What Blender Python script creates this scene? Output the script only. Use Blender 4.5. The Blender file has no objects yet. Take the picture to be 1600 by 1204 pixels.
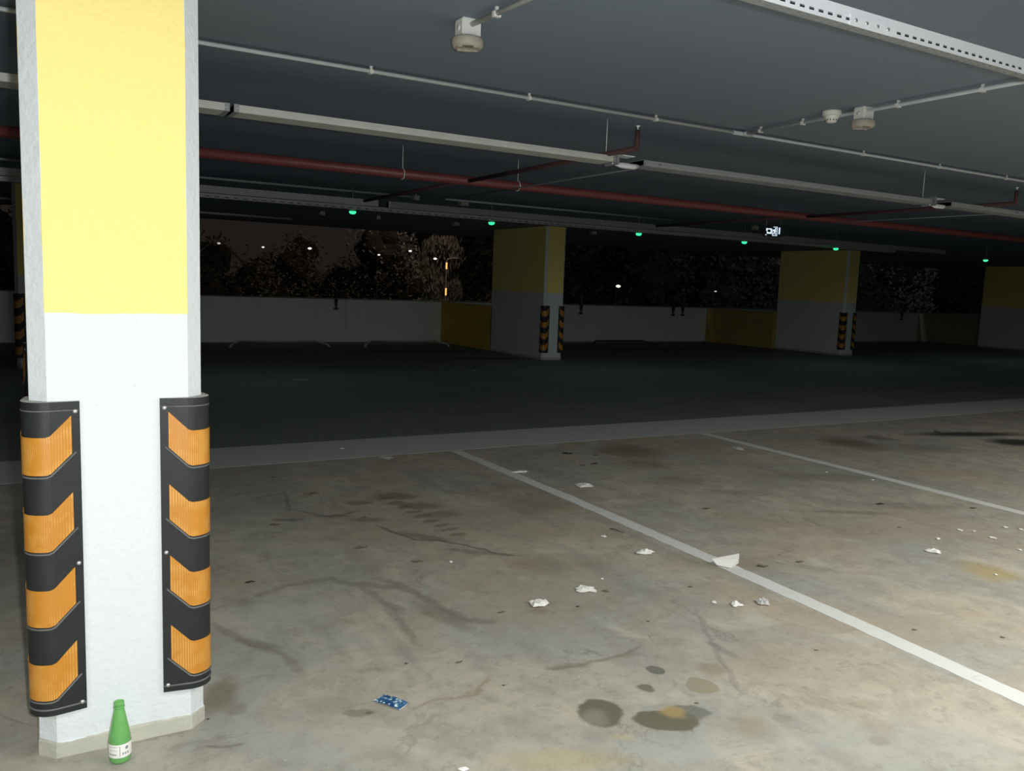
import bpy, bmesh, math, random
from mathutils import Vector, Matrix, noise
random.seed(7)
S = bpy.context.scene
COL = S.collection
PI = math.pi

# ------------------------------------------------------------------ camera
F_PX, CX, CY, CAM_H = 1305.0, 800.0, 602.0, 1.62
_d1 = Vector((3060-CX, -(529-CY), -F_PX)).normalized()      # world +X seen by the camera
_d2 = Vector((31-CX, -(417-CY), -F_PX))                      # world +Y
_d2 = (_d2 - _d1*_d1.dot(_d2)).normalized()
_d3 = _d1.cross(_d2)
RW = Matrix((_d1, _d2, _d3))                                 # camera -> world
CAMP = Vector((0, 0, CAM_H))
cd = bpy.data.cameras.new('camera'); cam = bpy.data.objects.new('camera', cd); COL.objects.link(cam)
cd.sensor_fit = 'HORIZONTAL'; cd.sensor_width = 36.0; cd.lens = 36.0*F_PX/1600.0
cd.clip_start = 0.05; cd.clip_end = 400
cam.matrix_world = Matrix.Translation(CAMP) @ RW.to_4x4()
S.camera = cam

# ------------------------------------------------------------------ view, world and light
S.view_settings.view_transform = 'Standard'; S.view_settings.look = 'None'
S.view_settings.exposure = 0.0; S.view_settings.gamma = 1.0; S.view_settings.use_curve_mapping = False
W = bpy.data.worlds.new('night_sky'); S.world = W; W.use_nodes = True
W.node_tree.nodes['Background'].inputs[0].default_value = (0.0135, 0.0105, 0.009, 1)
W.node_tree.nodes['Background'].inputs[1].default_value = 1.0

def lamp(name, loc, power, col, size=0.25):
    l = bpy.data.lights.new(name, 'POINT'); l.energy = power; l.color = col; l.shadow_soft_size = size
    o = bpy.data.objects.new(name, l); COL.objects.link(o); o.location = loc
    return o
def lamp_or_fill(x, y, power):
    l = bpy.data.lights.new('garage_lamp_or_fill', 'AREA'); l.shape = 'RECTANGLE'; l.size = 1.3; l.size_y = 0.18
    l.energy = power; l.color = (1.0, 0.985, 0.95)
    o = bpy.data.objects.new('garage_lamp_or_fill', l); COL.objects.link(o); o.location = (x, y, 2.5)   # faces straight down
    return o
for x_, y_, p_ in ((-2.5, .8, 45), (2.0, .8, 20), (4.0, .8, 68), (6.0, .8, 72), (9.0, .8, 105), (12.0, .8, 115)):
    lamp_or_fill(x_, y_, p_)
for x_ in (3.0, 10.0, 17.0, 24.0, 31.0):          # unseen fill lights added to lift the dark far bays
    o_ = lamp_or_fill(x_, 13.2, 3.6); o_.data.color = (0.75, 0.93, 1.0); o_.data.size = 4.0
lamp('phone_torch', (0.06, -0.06, 1.66), 325, (0.97, 1.0, 1.0), 0.02)
lamp('street_or_fill_light', (10.5, 21.7, 5.6), 230, (1.0, 0.80, 0.64), 0.3)
lamp('street_or_fill_light', (27.0, 21.7, 5.6), 200, (0.70, 0.88, 1.0), 0.3)  # added cool fill without a lamp, lifts the dark trees at right
lamp('street_or_fill_light', (40.0, 21.7, 5.6), 200, (0.75, 0.9, 1.0), 0.3)  # second added fill, farther right

# ------------------------------------------------------------------ helpers
def ray(px, py): return RW @ Vector((px-CX, -(py-CY), -F_PX))
def zpt(px, py, z=0.0):
    d = ray(px, py); return CAMP + d*((z-CAM_H)/d.z)
def ypt(px, py, y):
    d = ray(px, py); return CAMP + d*(y/d.y)
def mperpx(p):
    q = RW.transposed() @ (Vector(p)-CAMP); return -q.z/F_PX

def finish(o, label=None, cat=None, group=None, kind=None):
    if label: o['label'] = label
    if cat: o['category'] = cat
    if group: o['group'] = group
    if kind: o['kind'] = kind
    return o
def root(name, loc, rz=0, **k):
    o = bpy.data.objects.new(name, None); COL.objects.link(o); o.location = loc
    o.rotation_euler = (0, 0, rz); o.empty_display_size = 0.1
    return finish(o, **k)
def obj(name, bm, mat, parent=None, smooth=False, loc=None, **k):
    me = bpy.data.meshes.new(name); bm.normal_update(); bm.to_mesh(me); bm.free()
    for m in (mat if isinstance(mat, (list, tuple)) else [mat]): me.materials.append(m)
    if smooth:
        for p in me.polygons: p.use_smooth = True
    o = bpy.data.objects.new(name, me); COL.objects.link(o)
    if parent: o.parent = parent
    if loc is not None: o.location = loc
    return finish(o, **k)
def copy_tree(o, parent=None):
    c = o.copy(); COL.objects.link(c)
    if parent: c.parent = parent
    for ch in list(o.children): copy_tree(ch, c)
    return c
def box(bm, x0, x1, y0, y1, z0, z1, mi=0):
    v = [bm.verts.new((x, y, z)) for z in (z0, z1) for y in (y0, y1) for x in (x0, x1)]
    for f in ((0,2,3,1), (4,5,7,6), (0,1,5,4), (2,6,7,3), (0,4,6,2), (1,3,7,5)):
        fc = bm.faces.new([v[i] for i in f]); fc.material_index = mi
    return v
def tube(bm, pts, r, n=10, cap=True, mi=0):
    pts = [Vector(p) for p in pts]; rings = []
    for i, p in enumerate(pts):
        t = (pts[min(i+1, len(pts)-1)] - pts[max(i-1, 0)]).normalized()
        a = t.cross(Vector((0, 0, 1)))
        if a.length < 1e-3: a = t.cross(Vector((0, 1, 0)))
        a.normalize(); b = t.cross(a)
        rr = r[i] if isinstance(r, (list, tuple)) else r
        rings.append([bm.verts.new(p + (a*math.cos(2*PI*k/n) + b*math.sin(2*PI*k/n))*rr) for k in range(n)])
    for i in range(len(rings)-1):
        for k in range(n):
            f = bm.faces.new((rings[i][k], rings[i][(k+1) % n], rings[i+1][(k+1) % n], rings[i+1][k])); f.smooth = True; f.material_index = mi
    if cap:
        bm.faces.new(rings[0][::-1]); bm.faces.new(rings[-1])
def lathe(bm, prof, n=32, c=(0, 0), smooth=True, a0=0, a1=2*PI):
    full = abs(a1-a0-2*PI) < 1e-6; m = n if full else n+1; rings = []
    for r, z in prof:
        if r < 1e-6: rings.append([bm.verts.new((c[0], c[1], z))]); continue
        rings.append([bm.verts.new((c[0]+r*math.cos(a0+(a1-a0)*k/n), c[1]+r*math.sin(a0+(a1-a0)*k/n), z)) for k in range(m)])
    for i in range(len(rings)-1):
        A, B = rings[i], rings[i+1]
        for k in range(n):
            k2 = (k+1) % m
            if len(A) == 1 and len(B) == 1: continue
            if len(A) == 1: f = bm.faces.new((A[0], B[k2], B[k]))
            elif len(B) == 1: f = bm.faces.new((A[k], A[k2], B[0]))
            else: f = bm.faces.new((A[k], A[k2], B[k2], B[k]))
            f.smooth = smooth

# ------------------------------------------------------------------ materials
class NT:
    def __init__(s, name):
        s.m = bpy.data.materials.new(name); s.m.use_nodes = True; s.t = s.m.node_tree
        s.b = s.t.nodes['Principled BSDF']
    def n(s, typ, **k):
        nd = s.t.nodes.new('ShaderNode'+typ)
        for a, v in k.items(): setattr(nd, a, v)
        return nd
    def l(s, a, b): s.t.links.new(a, b)
    def math(s, op, a, b=None, clamp=False):
        nd = s.n('Math', operation=op, use_clamp=clamp)
        for i, v in enumerate((a, b)):
            if v is None: continue
            if isinstance(v, (int, float)): nd.inputs[i].default_value = v
            else: s.l(v, nd.inputs[i])
        return nd.outputs[0]
    def mix(s, fac, a, b, mode='MIX'):
        nd = s.n('Mix', data_type='RGBA', blend_type=mode)
        for i, v in ((0, fac), (6, a), (7, b)):
            if isinstance(v, (int, float)): nd.inputs[i].default_value = v
            elif isinstance(v, tuple): nd.inputs[i].default_value = v if len(v) == 4 else v+(1,)
            else: s.l(v, nd.inputs[i])
        return nd.outputs[2]
    def noise(s, vec, scale, detail=4, rough=0.55, dist=0.0):
        nd = s.n('TexNoise'); nd.inputs['Scale'].default_value = scale; nd.inputs['Detail'].default_value = detail
        nd.inputs['Roughness'].default_value = rough; nd.inputs['Distortion'].default_value = dist
        if vec is not None: s.l(vec, nd.inputs['Vector'])
        return nd
    def rng(s, v, a, b, c=0.0, d=1.0, smooth=True):
        nd = s.n('MapRange', interpolation_type='SMOOTHSTEP' if smooth else 'LINEAR')
        s.l(v, nd.inputs[0])
        for i, x in enumerate((a, b, c, d)): nd.inputs[i+1].default_value = x
        return nd.outputs[0]
    def coord(s): return s.n('TexCoord').outputs['Object']
    def bump(s, h, strength=0.3, dist=0.01):
        nd = s.n('Bump'); nd.inputs['Strength'].default_value = strength; nd.inputs['Distance'].default_value = dist
        s.l(h, nd.inputs['Height']); s.l(nd.outputs[0], s.b.inputs['Normal'])
    def base(s, c):
        if isinstance(c, tuple): s.b.inputs['Base Color'].default_value = c if len(c) == 4 else c+(1,)
        else: s.l(c, s.b.inputs['Base Color'])
    def set(s, **k):
        for a, v in k.items(): s.b.inputs[a.replace('_', ' ')].default_value = v

def simple(name, col, rough=0.6, metal=0.0, var=0.12, scale=12, spec=0.5, bump=0.0):
    t = NT(name); c = t.coord(); nz = t.noise(c, scale)
    lo = tuple(x*(1-var) for x in col); hi = tuple(min(1, x*(1+var)) for x in col)
    t.base(t.mix(nz.outputs[0], lo, hi)); t.set(Roughness=rough, Metallic=metal)
    t.b.inputs['Specular IOR Level'].default_value = spec
    if bump: t.bump(t.noise(c, scale*6).outputs[0], bump, 0.004)
    return t.m
def emit(name, col, strength, base=(0.02, 0.02, 0.02)):
    t = NT(name); t.base(base); t.b.inputs['Emission Color'].default_value = col+(1,)
    t.b.inputs['Emission Strength'].default_value = strength
    c = t.coord(); nz = t.noise(c, 3.0)
    t.l(t.rng(nz.outputs[0], 0, 1, 0.4, 0.6), t.b.inputs['Roughness'])
    return t.m

M = {}
M['pipe_white'] = simple('painted_conduit', (0.56, 0.60, 0.61), 0.5)
M['galv'] = simple('galvanised_steel', (0.88, 0.91, 0.94), 0.45, 0.0, 0.05, 30)
M['galv_dark'] = simple('darker_galvanised_steel', (0.35, 0.37, 0.38), 0.5, 0.3)
M['trunk'] = simple('white_painted_trunking', (0.62, 0.63, 0.60), 0.45)
M['red'] = simple('red_pipe_paint', (0.21, 0.058, 0.055), 0.45, 0.0, 0.15, 8)
M['red_dark'] = simple('dark_red_branch_paint', (0.09, 0.04, 0.04), 0.7)  # branches darker than the red main
M['trunk_dim'] = simple('dimmed_white_trunking', (0.36, 0.38, 0.40), 0.6)  # right lengths: fading light put into a darker, cooler colour
M['thin'] = simple('dull_thin_conduit', (0.20, 0.22, 0.23), 0.6)
M['plastic'] = simple('white_plastic', (0.80, 0.80, 0.76), 0.45, 0, 0.04)
M['beige_plastic'] = simple('grey_beige_plastic', (0.42, 0.39, 0.33), 0.5, 0, 0.08)  # darker and browner than the white plastic
M['dark_gap'] = simple('dark_opening', (0.02, 0.02, 0.02), 0.8)
M['black_metal'] = simple('black_metal', (0.03, 0.033, 0.033), 0.5)
M['screw'] = simple('steel_screw', (0.7, 0.7, 0.68), 0.3, 0.8, 0.05)
M['rubber'] = simple('black_rubber', (0.019, 0.022, 0.022), 0.50, 0, 0.3, 14, 0.35, 0.15)
M['rubber_cut'] = simple('top_lit_rubber_end', (0.45, 0.43, 0.37), 0.9, 0, 0.2, 30)  # top end face: light from above put into its pale colour
M['rubber_edge'] = simple('grey_rubber_lip', (0.13, 0.13, 0.12), 0.6, 0, .3, 40)  # lips and collars greyer than the rubber body
M['green_led'] = emit('green_led', (0.04, 1.0, 0.34), 1.6)
M['cold_led'] = emit('cold_white_sign_light', (0.72, 0.86, 1.0), 1.1)
M['white_lamp'] = emit('distant_white_lamp', (1.0, 0.97, 0.9), 1.0)
M['dim_lamp'] = emit('distant_dim_lamp', (1.0, 0.93, 0.85), 0.5)
M['orange_lamp'] = emit('orange_light_strip', (1.0, 0.42, 0.12), 1.6)
M['paper'] = simple('white_tissue_paper', (0.82, 0.80, 0.74), 0.9, 0, 0.06, 40)
M['grey_paper'] = simple('grey_soiled_paper', (0.50, 0.49, 0.46), 0.8, 0, 0.15, 40)
M['leaf'] = simple('dead_leaf', (0.17, 0.135, 0.09), 0.8, 0, 0.3, 60)
M['dark_leaf'] = simple('dark_dead_leaf', (0.035, 0.03, 0.025), 0.8, 0, 0.3, 60)
M['twig'] = simple('brown_twig', (0.10, 0.075, 0.05), 0.8)
M['bark'] = simple('tree_bark', (0.07, 0.055, 0.045), 0.9, 0, 0.3, 5)

# reflective amber sheeting: moulded honeycomb facets
def band_mat():
    t = NT('amber_reflective_sheeting'); c = t.coord()
    sp = t.n('SeparateXYZ'); t.l(c, sp.inputs[0]); cb = t.n('CombineXYZ')
    t.l(t.math('SUBTRACT', sp.outputs[0], sp.outputs[1]), cb.inputs[0]); t.l(t.math('MULTIPLY', sp.outputs[2], 1.6), cb.inputs[1])
    v = t.n('TexVoronoi', feature='F1', voronoi_dimensions='2D'); v.inputs['Scale'].default_value = 140; v.inputs['Randomness'].default_value = 0.0
    t.l(cb.outputs[0], v.inputs['Vector'])
    cell = t.rng(v.outputs['Distance'], 0.45, 0.15)
    nz = t.noise(c, 9)
    col = t.mix(nz.outputs[0], (0.49, 0.185, 0.012), (0.60, 0.245, 0.018))
    patchy = t.rng(t.noise(c, 13, 2).outputs[0], .40, .60, 0.06, .45)
    t.base(t.mix(t.math('MULTIPLY', cell, patchy), col, (1.0, 0.70, 0.26)))
    t.set(Roughness=0.42); t.b.inputs['Coat Weight'].default_value = 0.12; t.b.inputs['Coat Roughness'].default_value = 0.2
    t.bump(v.outputs['Distance'], 0.35, 0.001)
    return t.m
M['band'] = band_mat()

def column_mat(name, hx, hy, ch, line_z, plinth=True, yl=(0.93, 0.78, 0.26), wh=(0.71, 0.74, 0.735), edge=0.0):
    t = NT(name); c = t.coord()
    sp = t.n('SeparateXYZ'); t.l(c, sp.inputs[0])
    wob = t.noise(c, 5.0, 3)
    w = t.math('MULTIPLY', t.math('SUBTRACT', wob.outputs[0], 0.5), 0.016)
    ax = t.math('ADD', t.math('ABSOLUTE', sp.outputs[0]), w); ay = t.math('ADD', t.math('ABSOLUTE', sp.outputs[1]), w)
    top = t.math('GREATER_THAN', t.math('ADD', sp.outputs[2], w), line_z)
    inx = t.math('LESS_THAN', ax, hx-ch+edge); iny = t.math('LESS_THAN', ay, hy-ch)
    msk = t.math('MULTIPLY', top, t.math('MAXIMUM', inx, iny))
    fine = t.noise(c, 60, 3)
    ycol = t.mix(fine.outputs[0], tuple(x*0.96 for x in yl), tuple(min(1, x*1.04) for x in yl))
    wcol = t.mix(fine.outputs[0], tuple(x*0.97 for x in wh), tuple(min(1, x*1.03) for x in wh))
    col = t.mix(msk, wcol, ycol)
    spk = t.rng(t.noise(c, 34, 2, 0.6).outputs[0], 0.70, 0.78)
    col = t.mix(t.math('MULTIPLY', spk, 0.22), col, (0.50, 0.47, 0.36))
    if plinth:
        e = t.noise(c, 7, 4)
        z2 = t.math('ADD', sp.outputs[2], t.math('MULTIPLY', t.math('SUBTRACT', e.outputs[0], 0.5), 0.03))
        pm = t.math('LESS_THAN', z2, 0.054)
        pc = t.mix(t.noise(c, 14, 5).outputs[0], (0.42, 0.41, 0.33), (0.56, 0.54, 0.45))
        col = t.mix(pm, col, pc)
    t.base(col); t.set(Roughness=0.85)
    b1 = t.noise(c, 55, 4, 0.6); b2 = t.noise(c, 18, 2)
    t.bump(t.math('ADD', b1.outputs[0], b2.outputs[0]), 0.38, 0.008)
    return t.m

# ------------------------------------------------------------------ floor material with its staining and dark streaks
def floor_mat(xa=-99, xb=99, ya=-99, yb=99):
    t = NT('worn_concrete_floor'); c = t.coord()
    def dist(scale, amp, det=4):
        nz = t.noise(c, scale, det)
        a = t.n('VectorMath', operation='SUBTRACT'); t.l(nz.outputs[1], a.inputs[0]); a.inputs[1].default_value = (.5, .5, .5)
        b = t.n('VectorMath', operation='SCALE'); t.l(a.outputs[0], b.inputs[0]); b.inputs['Scale'].default_value = amp
        d = t.n('VectorMath', operation='ADD'); t.l(c, d.inputs[0]); t.l(b.outputs[0], d.inputs[1]); return d.outputs[0]
    small = dist(9, 0.07); big = dist(3.5, 0.28)
    n1 = t.noise(c, 1.1, 5, 0.6, 0.4); n2 = t.noise(c, 5.0, 6, 0.65, 0.3); n3 = t.noise(c, 45, 4, 0.7)
    col = t.mix(t.rng(n1.outputs[0], 0.36, 0.64), (0.370, 0.368, 0.318), (0.485, 0.435, 0.340))
    col = t.mix(t.rng(n2.outputs[0], 0.35, 0.70, 0, 0.65), col, (0.285, 0.265, 0.215))
    warm = t.noise(c, 0.62, 5, 0.62, 0.6); col = t.mix(t.rng(warm.outputs[0], .46, .64, 0, .50), col, (0.40, 0.315, 0.215))
    mott = t.noise(c, 16, 5, 0.7); col = t.mix(t.rng(mott.outputs[0], .50, .68, 0, .38), col, (0.235, 0.215, 0.17))
    n4 = t.noise(c, 2.3, 5, 0.6, 0.8)
    col = t.mix(t.rng(n4.outputs[0], 0.55, 0.72, 0, 0.5), col, (0.55, 0.52, 0.43))
    # driving streaks run along the bays
    mp = t.n('Mapping'); t.l(c, mp.inputs[0]); mp.inputs['Scale'].default_value = (3.2, 0.45, 1)
    st = t.noise(mp.outputs[0], 1.6, 5, 0.6)
    col = t.mix(t.rng(st.outputs[0], 0.50, 0.72, 0, 0.38), col, (0.235, 0.225, 0.195))
    col = t.mix(t.rng(n3.outputs[0], 0.60, 0.78, 0, 0.25), col, (0.20, 0.19, 0.165))
    for sc_, wd_, st_, cc_ in ((0.9, .012, .42, (0.17, .15, .12)), (2.1, .014, .30, (0.20, .175, .14)), (0.55, .03, .25, (0.24, .215, .17))):
        vn = t.noise(c, sc_, 7, 0.62, 0.7); gate = t.rng(t.noise(c, sc_*1.3+.7, 2).outputs[0], .48, .62)
        dd = t.math('ABSOLUTE', t.math('SUBTRACT', vn.outputs[0], 0.5))
        col = t.mix(t.math('MULTIPLY', t.rng(dd, wd_, 0.0, 0, st_), gate), col, cc_)
    grit = t.noise(c, 90, 2, .5)
    col = t.mix(t.rng(grit.outputs[0], .66, .74, 0, .35), col, (0.16, .14, .11))
    pale = t.noise(c, 27, 3, 0.6)
    col = t.mix(t.rng(pale.outputs[0], 0.68, 0.74, 0, 0.35), col, (0.62, 0.60, 0.52))
    # aisle beyond the painted band: darker coated floor, with its own wear
    sp = t.n('SeparateXYZ'); t.l(c, sp.inputs[0])
    aisle = t.rng(sp.outputs[1], 7.98, 8.02)
    an = t.noise(c, 0.8, 5, 0.6)
    acol = t.mix(an.outputs[0], (0.145, 0.168, 0.160), (0.225, 0.25, 0.235))
    mp2 = t.n('Mapping'); t.l(c, mp2.inputs[0]); mp2.inputs['Scale'].default_value = (0.35, 2.2, 1)
    acol = t.mix(t.rng(t.noise(mp2.outputs[0], 1.3, 4).outputs[0], 0.5, 0.7, 0, 0.5), acol, (0.10, 0.118, 0.114))
    col = t.mix(aisle, col, acol)
    # staining and streaks: (px, py, width, height, turn, softness, strength, colour, distortion)
    OL = (0.135, 0.120, 0.078); GR = (0.15, 0.145, 0.115); BR = (0.17, 0.125, 0.07); DK = (0.10, 0.09, 0.07); OC = (0.42, 0.32, 0.14)
    LG = (0.42, 0.43, 0.39)
    stains_streaks = [
        (938, 1113, 74, 42, 0, .18, .85, OL, 's'), (930, 1120, 50, 26, 0, .6, .25, (0.4, .38, .3), 's'),
        (1043, 1125, 104, 32, 0, .15, .80, OL, 's'), (1075, 1112, 70, 22, 0, .2, .62, GR, 's'), (1052, 1112, 44, 20, 0, .6, .60, (0.36, .27, .11), 's'),
        (1023, 1046, 31, 15, 0, .15, .72, GR, 's'), (1012, 1076, 31, 14, 0, .25, .60, OL, 's'), (1097, 1072, 50, 24, 0, .15, .50, (0.25, .215, .13), 's'),
        (1168, 1138, 74, 40, 0, .8, .32, (0.25, .2, .12), 'b'), (1225, 1122, 32, 15, 0, .3, .35, (0.22, .18, .13), 's'),
        (985, 706, 110, 26, 0, .8, .50, BR, 'b'), (1010, 726, 90, 14, 0, .8, .40, BR, 'b'), (1070, 750, 120, 14, 0, .9, .3, BR, 'b'),
        (1330, 692, 80, 18, 0, .8, .55, (0.13, .09, .06), 'b'), (1375, 684, 50, 8, 0, .7, .45, DK, 'b'), (1440, 700, 110, 14, 0, .9, .3, DK, 'b'),
        (1545, 893, 86, 30, 0, .8, .55, OC, 'b'), (860, 790, 150, 26, 0, .9, .30, BR, 'b'), (820, 770, 200, 40, 0, .9, .25, BR, 'b'),
        (620, 775, 70, 12, 0, .5, .45, (0.12, .085, .055), 's'), (655, 790, 80, 12, 0, .6, .42, (0.12, .085, .055), 's'), (690, 803, 70, 11, 0, .6, .35, DK, 's'),
        (560, 785, 50, 7, 0, .5, .40, DK, 's'), (575, 812, 60, 8, 0, .6, .35, DK, 's'), (450, 812, 60, 5, 0, .5, .4, DK, 's'), (520, 806, 60, 5, -.1, .5, .35, DK, 's'),
        (660, 838, 110, 8, .5, .5, .38, DK, 's'), (740, 862, 120, 6, .3, .5, .30, DK, 's'),
        (345, 1085, 56, 54, 0, .6, .55, (0.2, .165, .11), 's'), (365, 1108, 50, 22, 0, .6, .4, (0.2, .17, .12), 's'),
        (690, 962, 150, 16, .9, .6, .35, (0.16, .135, .1), 's'), (590, 915, 90, 8, .4, .6, .25, DK, 's'), (620, 950, 60, 8, 1.0, .6, .25, DK, 's'),
        (400, 1005, 90, 12, .4, .6, .3, DK, 's'), (370, 940, 60, 16, .3, .8, .25, DK, 's'),
        (560, 1112, 60, 7, 0, .5, .38, DK, 's'), (740, 1080, 40, 6, -.5, .5, .3, (0.3, .22, .13), 's'), (760, 1062, 16, 14, 0, .5, .3, (0.3, .22, .13), 's'),
        (890, 1042, 80, 6, -.2, .5, .32, (0.2, .17, .13), 's'), (980, 1022, 50, 5, -.4, .5, .28, (0.2, .16, .12), 's'),
        (1112, 1045, 50, 20, .8, .6, .40, (0.24, .18, .13), 's'), (1130, 1015, 80, 8, 1.1, .5, .25, DK, 's'),
        (1375, 1140, 60, 40, 0, .7, .36, (0.25, .19, .13), 's'), (1372, 1158, 36, 14, 0, .5, .42, (0.2, .15, .1), 's'), (1350, 1100, 70, 16, .2, .8, .22, BR, 's'),
        (890, 1190, 240, 36, 0, .9, .45, (0.44, .37, .20), 'b'), (980, 1155, 60, 20, 0, .9, .35, (0.46, .37, .2), 'b'),
        (1130, 880, 200, 30, 0, 1., .22, BR, 'b'), (850, 880, 180, 30, 0, 1., .22, BR, 'b'), (840, 955, 60, 12, 0, .8, .3, BR, 'b'),
        (1060, 1170, 220, 50, 0, 1., .35, LG, 'b'), (430, 960, 160, 60, 0, 1., .35, LG, 'b'), (1290, 1150, 260, 60, 0, 1., .3, LG, 'b'),
        (540, 1160, 220, 50, 0, 1., .3, (0.46, .44, .37), 'b'), (1500, 1150, 260, 70, 0, 1., .25, (0.48, .45, .38), 'b'),
        (1420, 790, 220, 12, .1, .9, .25, DK, 'b'), (1300, 745, 240, 12, .1, .9, .25, DK, 'b'), (1150, 770, 160, 10, .1, .9, .25, DK, 'b'), (1330, 800, 140, 6, .1, .8, .3, DK, 's'),
        (1515, 678, 190, 6, -.02, .7, .80, (0.035, .04, .035), 's'), (1590, 691, 90, 10, -.02, .6, .9, (0.025, .03, .027), 's'),  # thin near-black streaks towards the right edge
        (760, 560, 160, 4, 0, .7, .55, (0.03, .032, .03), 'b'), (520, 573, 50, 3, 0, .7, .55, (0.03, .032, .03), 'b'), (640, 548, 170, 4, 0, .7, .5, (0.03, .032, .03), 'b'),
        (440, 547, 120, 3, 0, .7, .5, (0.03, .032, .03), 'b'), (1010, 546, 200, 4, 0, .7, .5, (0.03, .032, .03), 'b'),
    ]
    strokes = [([(590, 822), (620, 833), (650, 843), (690, 845), (730, 852), (770, 863), (810, 868)], 6, .45, DK),
        ([(400, 932), (450, 914), (515, 905), (565, 915), (600, 942), (628, 975), (650, 1003)], 12, .30, (0.17, .155, .125)),
        ([(600, 905), (650, 926), (690, 950), (730, 968), (775, 970)], 15, .40, (0.17, .145, .11)),
        ([(1085, 950), (1108, 995), (1130, 1035), (1155, 1075)], 8, .30, (0.2, .19, .16)),
        ([(862, 1046), (900, 1042), (940, 1031), (975, 1022), (1000, 1008)], 6, .38, (0.2, .17, .13)),
        ([(398, 778), (445, 770), (452, 795), (515, 807), (560, 798)], 5, .35, DK),
        ([(330, 975), (380, 1000), (440, 1022), (470, 1050)], 12, .32, (0.19, .16, .12)),
        ([(650, 1105), (690, 1090), (740, 1085), (762, 1062)], 5, .30, (0.25, .19, .12)),
        ([(320, 1165), (345, 1168), (380, 1162)], 6, .30, DK)]
    for pts_, w_, k_, c_ in strokes:
        for (ax_, ay_), (bx2, by2) in zip(pts_, pts_[1:]):
            L_ = math.hypot(bx2-ax_, by2-ay_)
            stains_streaks.append(((ax_+bx2)/2, (ay_+by2)/2, ('seg', ax_, ay_, bx2, by2), w_, 0, .6, k_, c_, 's'))
    for q_ in range(9):
        stains_streaks.append((604+q_*14, 778+q_*7, 34, 4.5, -.5, .5, .42, (0.14, .10, .065), 's'))
    for px, py, w, h, turn, soft, k, colr, dk in stains_streaks:
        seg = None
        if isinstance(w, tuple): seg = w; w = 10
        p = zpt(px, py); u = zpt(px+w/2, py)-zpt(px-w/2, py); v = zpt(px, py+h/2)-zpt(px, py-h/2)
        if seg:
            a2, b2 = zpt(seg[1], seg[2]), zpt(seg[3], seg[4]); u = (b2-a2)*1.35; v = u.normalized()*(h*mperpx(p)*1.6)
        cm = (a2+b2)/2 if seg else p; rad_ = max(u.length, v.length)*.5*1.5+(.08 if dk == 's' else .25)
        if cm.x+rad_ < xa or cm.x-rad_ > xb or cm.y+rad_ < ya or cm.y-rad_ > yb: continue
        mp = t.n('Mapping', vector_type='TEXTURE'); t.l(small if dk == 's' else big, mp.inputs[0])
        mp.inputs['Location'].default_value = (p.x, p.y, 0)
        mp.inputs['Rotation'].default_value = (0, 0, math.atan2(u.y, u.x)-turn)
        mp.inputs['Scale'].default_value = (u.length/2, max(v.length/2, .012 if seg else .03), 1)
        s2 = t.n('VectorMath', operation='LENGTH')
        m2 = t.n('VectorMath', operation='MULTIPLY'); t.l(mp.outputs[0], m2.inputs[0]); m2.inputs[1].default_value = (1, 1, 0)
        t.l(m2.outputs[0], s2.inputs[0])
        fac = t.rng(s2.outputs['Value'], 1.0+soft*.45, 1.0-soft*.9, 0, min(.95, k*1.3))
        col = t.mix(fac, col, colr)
    t.base(col)
    t.l(t.rng(n2.outputs[0], .3, .7, .62, .85), t.b.inputs['Roughness'])
    t.b.inputs['Specular IOR Level'].default_value = 0.3
    bb = t.math('ADD', n3.outputs[0], t.math('MULTIPLY', n2.outputs[0], 0.8))
    t.bump(bb, 0.22, 0.008)
    return t.m

def paint_mat(name, colr, wear=0.45, under=(0.40, 0.38, 0.31)):
    t = NT(name); c = t.coord()
    a = t.noise(c, 10, 6, 0.7); b = t.noise(c, 60, 3)
    col = t.mix(b.outputs[0], tuple(x*.93 for x in colr), colr)
    col = t.mix(t.rng(a.outputs[0], 0.56, 0.70, 0, wear), col, under)
    t.base(col); t.set(Roughness=0.8); t.bump(b.outputs[0], 0.15, 0.003); return t.m

def wall_mat(name, a, b, sc=1.2):
    t = NT(name); c = t.coord(); n1 = t.noise(c, sc, 5, .6); n2 = t.noise(c, 30, 3)
    mp = t.n('Mapping'); t.l(c, mp.inputs[0]); mp.inputs['Scale'].default_value = (4, 4, .4)
    n3 = t.noise(mp.outputs[0], 1.5, 4)
    col = t.mix(n1.outputs[0], a, b); col = t.mix(t.rng(n3.outputs[0], .55, .75, 0, .25), col, tuple(x*.6 for x in a))
    t.base(col); t.set(Roughness=.85); t.bump(n2.outputs[0], .2, .006); return t.m
def ceiling_mat():
    t = NT('dark_painted_slab'); c = t.coord(); n1 = t.noise(c, .9, 5, .6, .5); n2 = t.noise(c, 25, 4)
    sp_ = t.rng(t.noise(c, 14, 2).outputs[0], .74, .78, 0, .4)
    col = t.mix(n1.outputs[0], (0.172, 0.216, 0.276), (0.212, 0.262, 0.330)); col = t.mix(sp_, col, (.3, .33, .35))
    t.base(col); t.set(Roughness=.8); t.bump(n2.outputs[0], .12, .004); return t.m

# ------------------------------------------------------------------ the setting
CZ = 2.93
X0, X1, Y0, Y1 = -16.0, 46.0, -9.0, 20.92
XC = [X0, 1.7, 2.9, 5.0, X1]
bm = bmesh.new(); g_ = [[bm.verts.new((x, y, 0)) for x in XC] for y in (Y0, 4.2, 8.6, Y1+.3)]
cells = []
for j in range(3):
    for i in range(4):
        f = bm.faces.new((g_[j][i], g_[j][i+1], g_[j+1][i+1], g_[j+1][i]))
        f.material_index = j*4+i if j < 2 else 8
        if j < 2: cells.append((XC[i], XC[i+1], (Y0, 4.2)[j], (4.2, 8.6)[j]))
cells.append((X0, X1, 8.6, Y1+.3))
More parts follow.
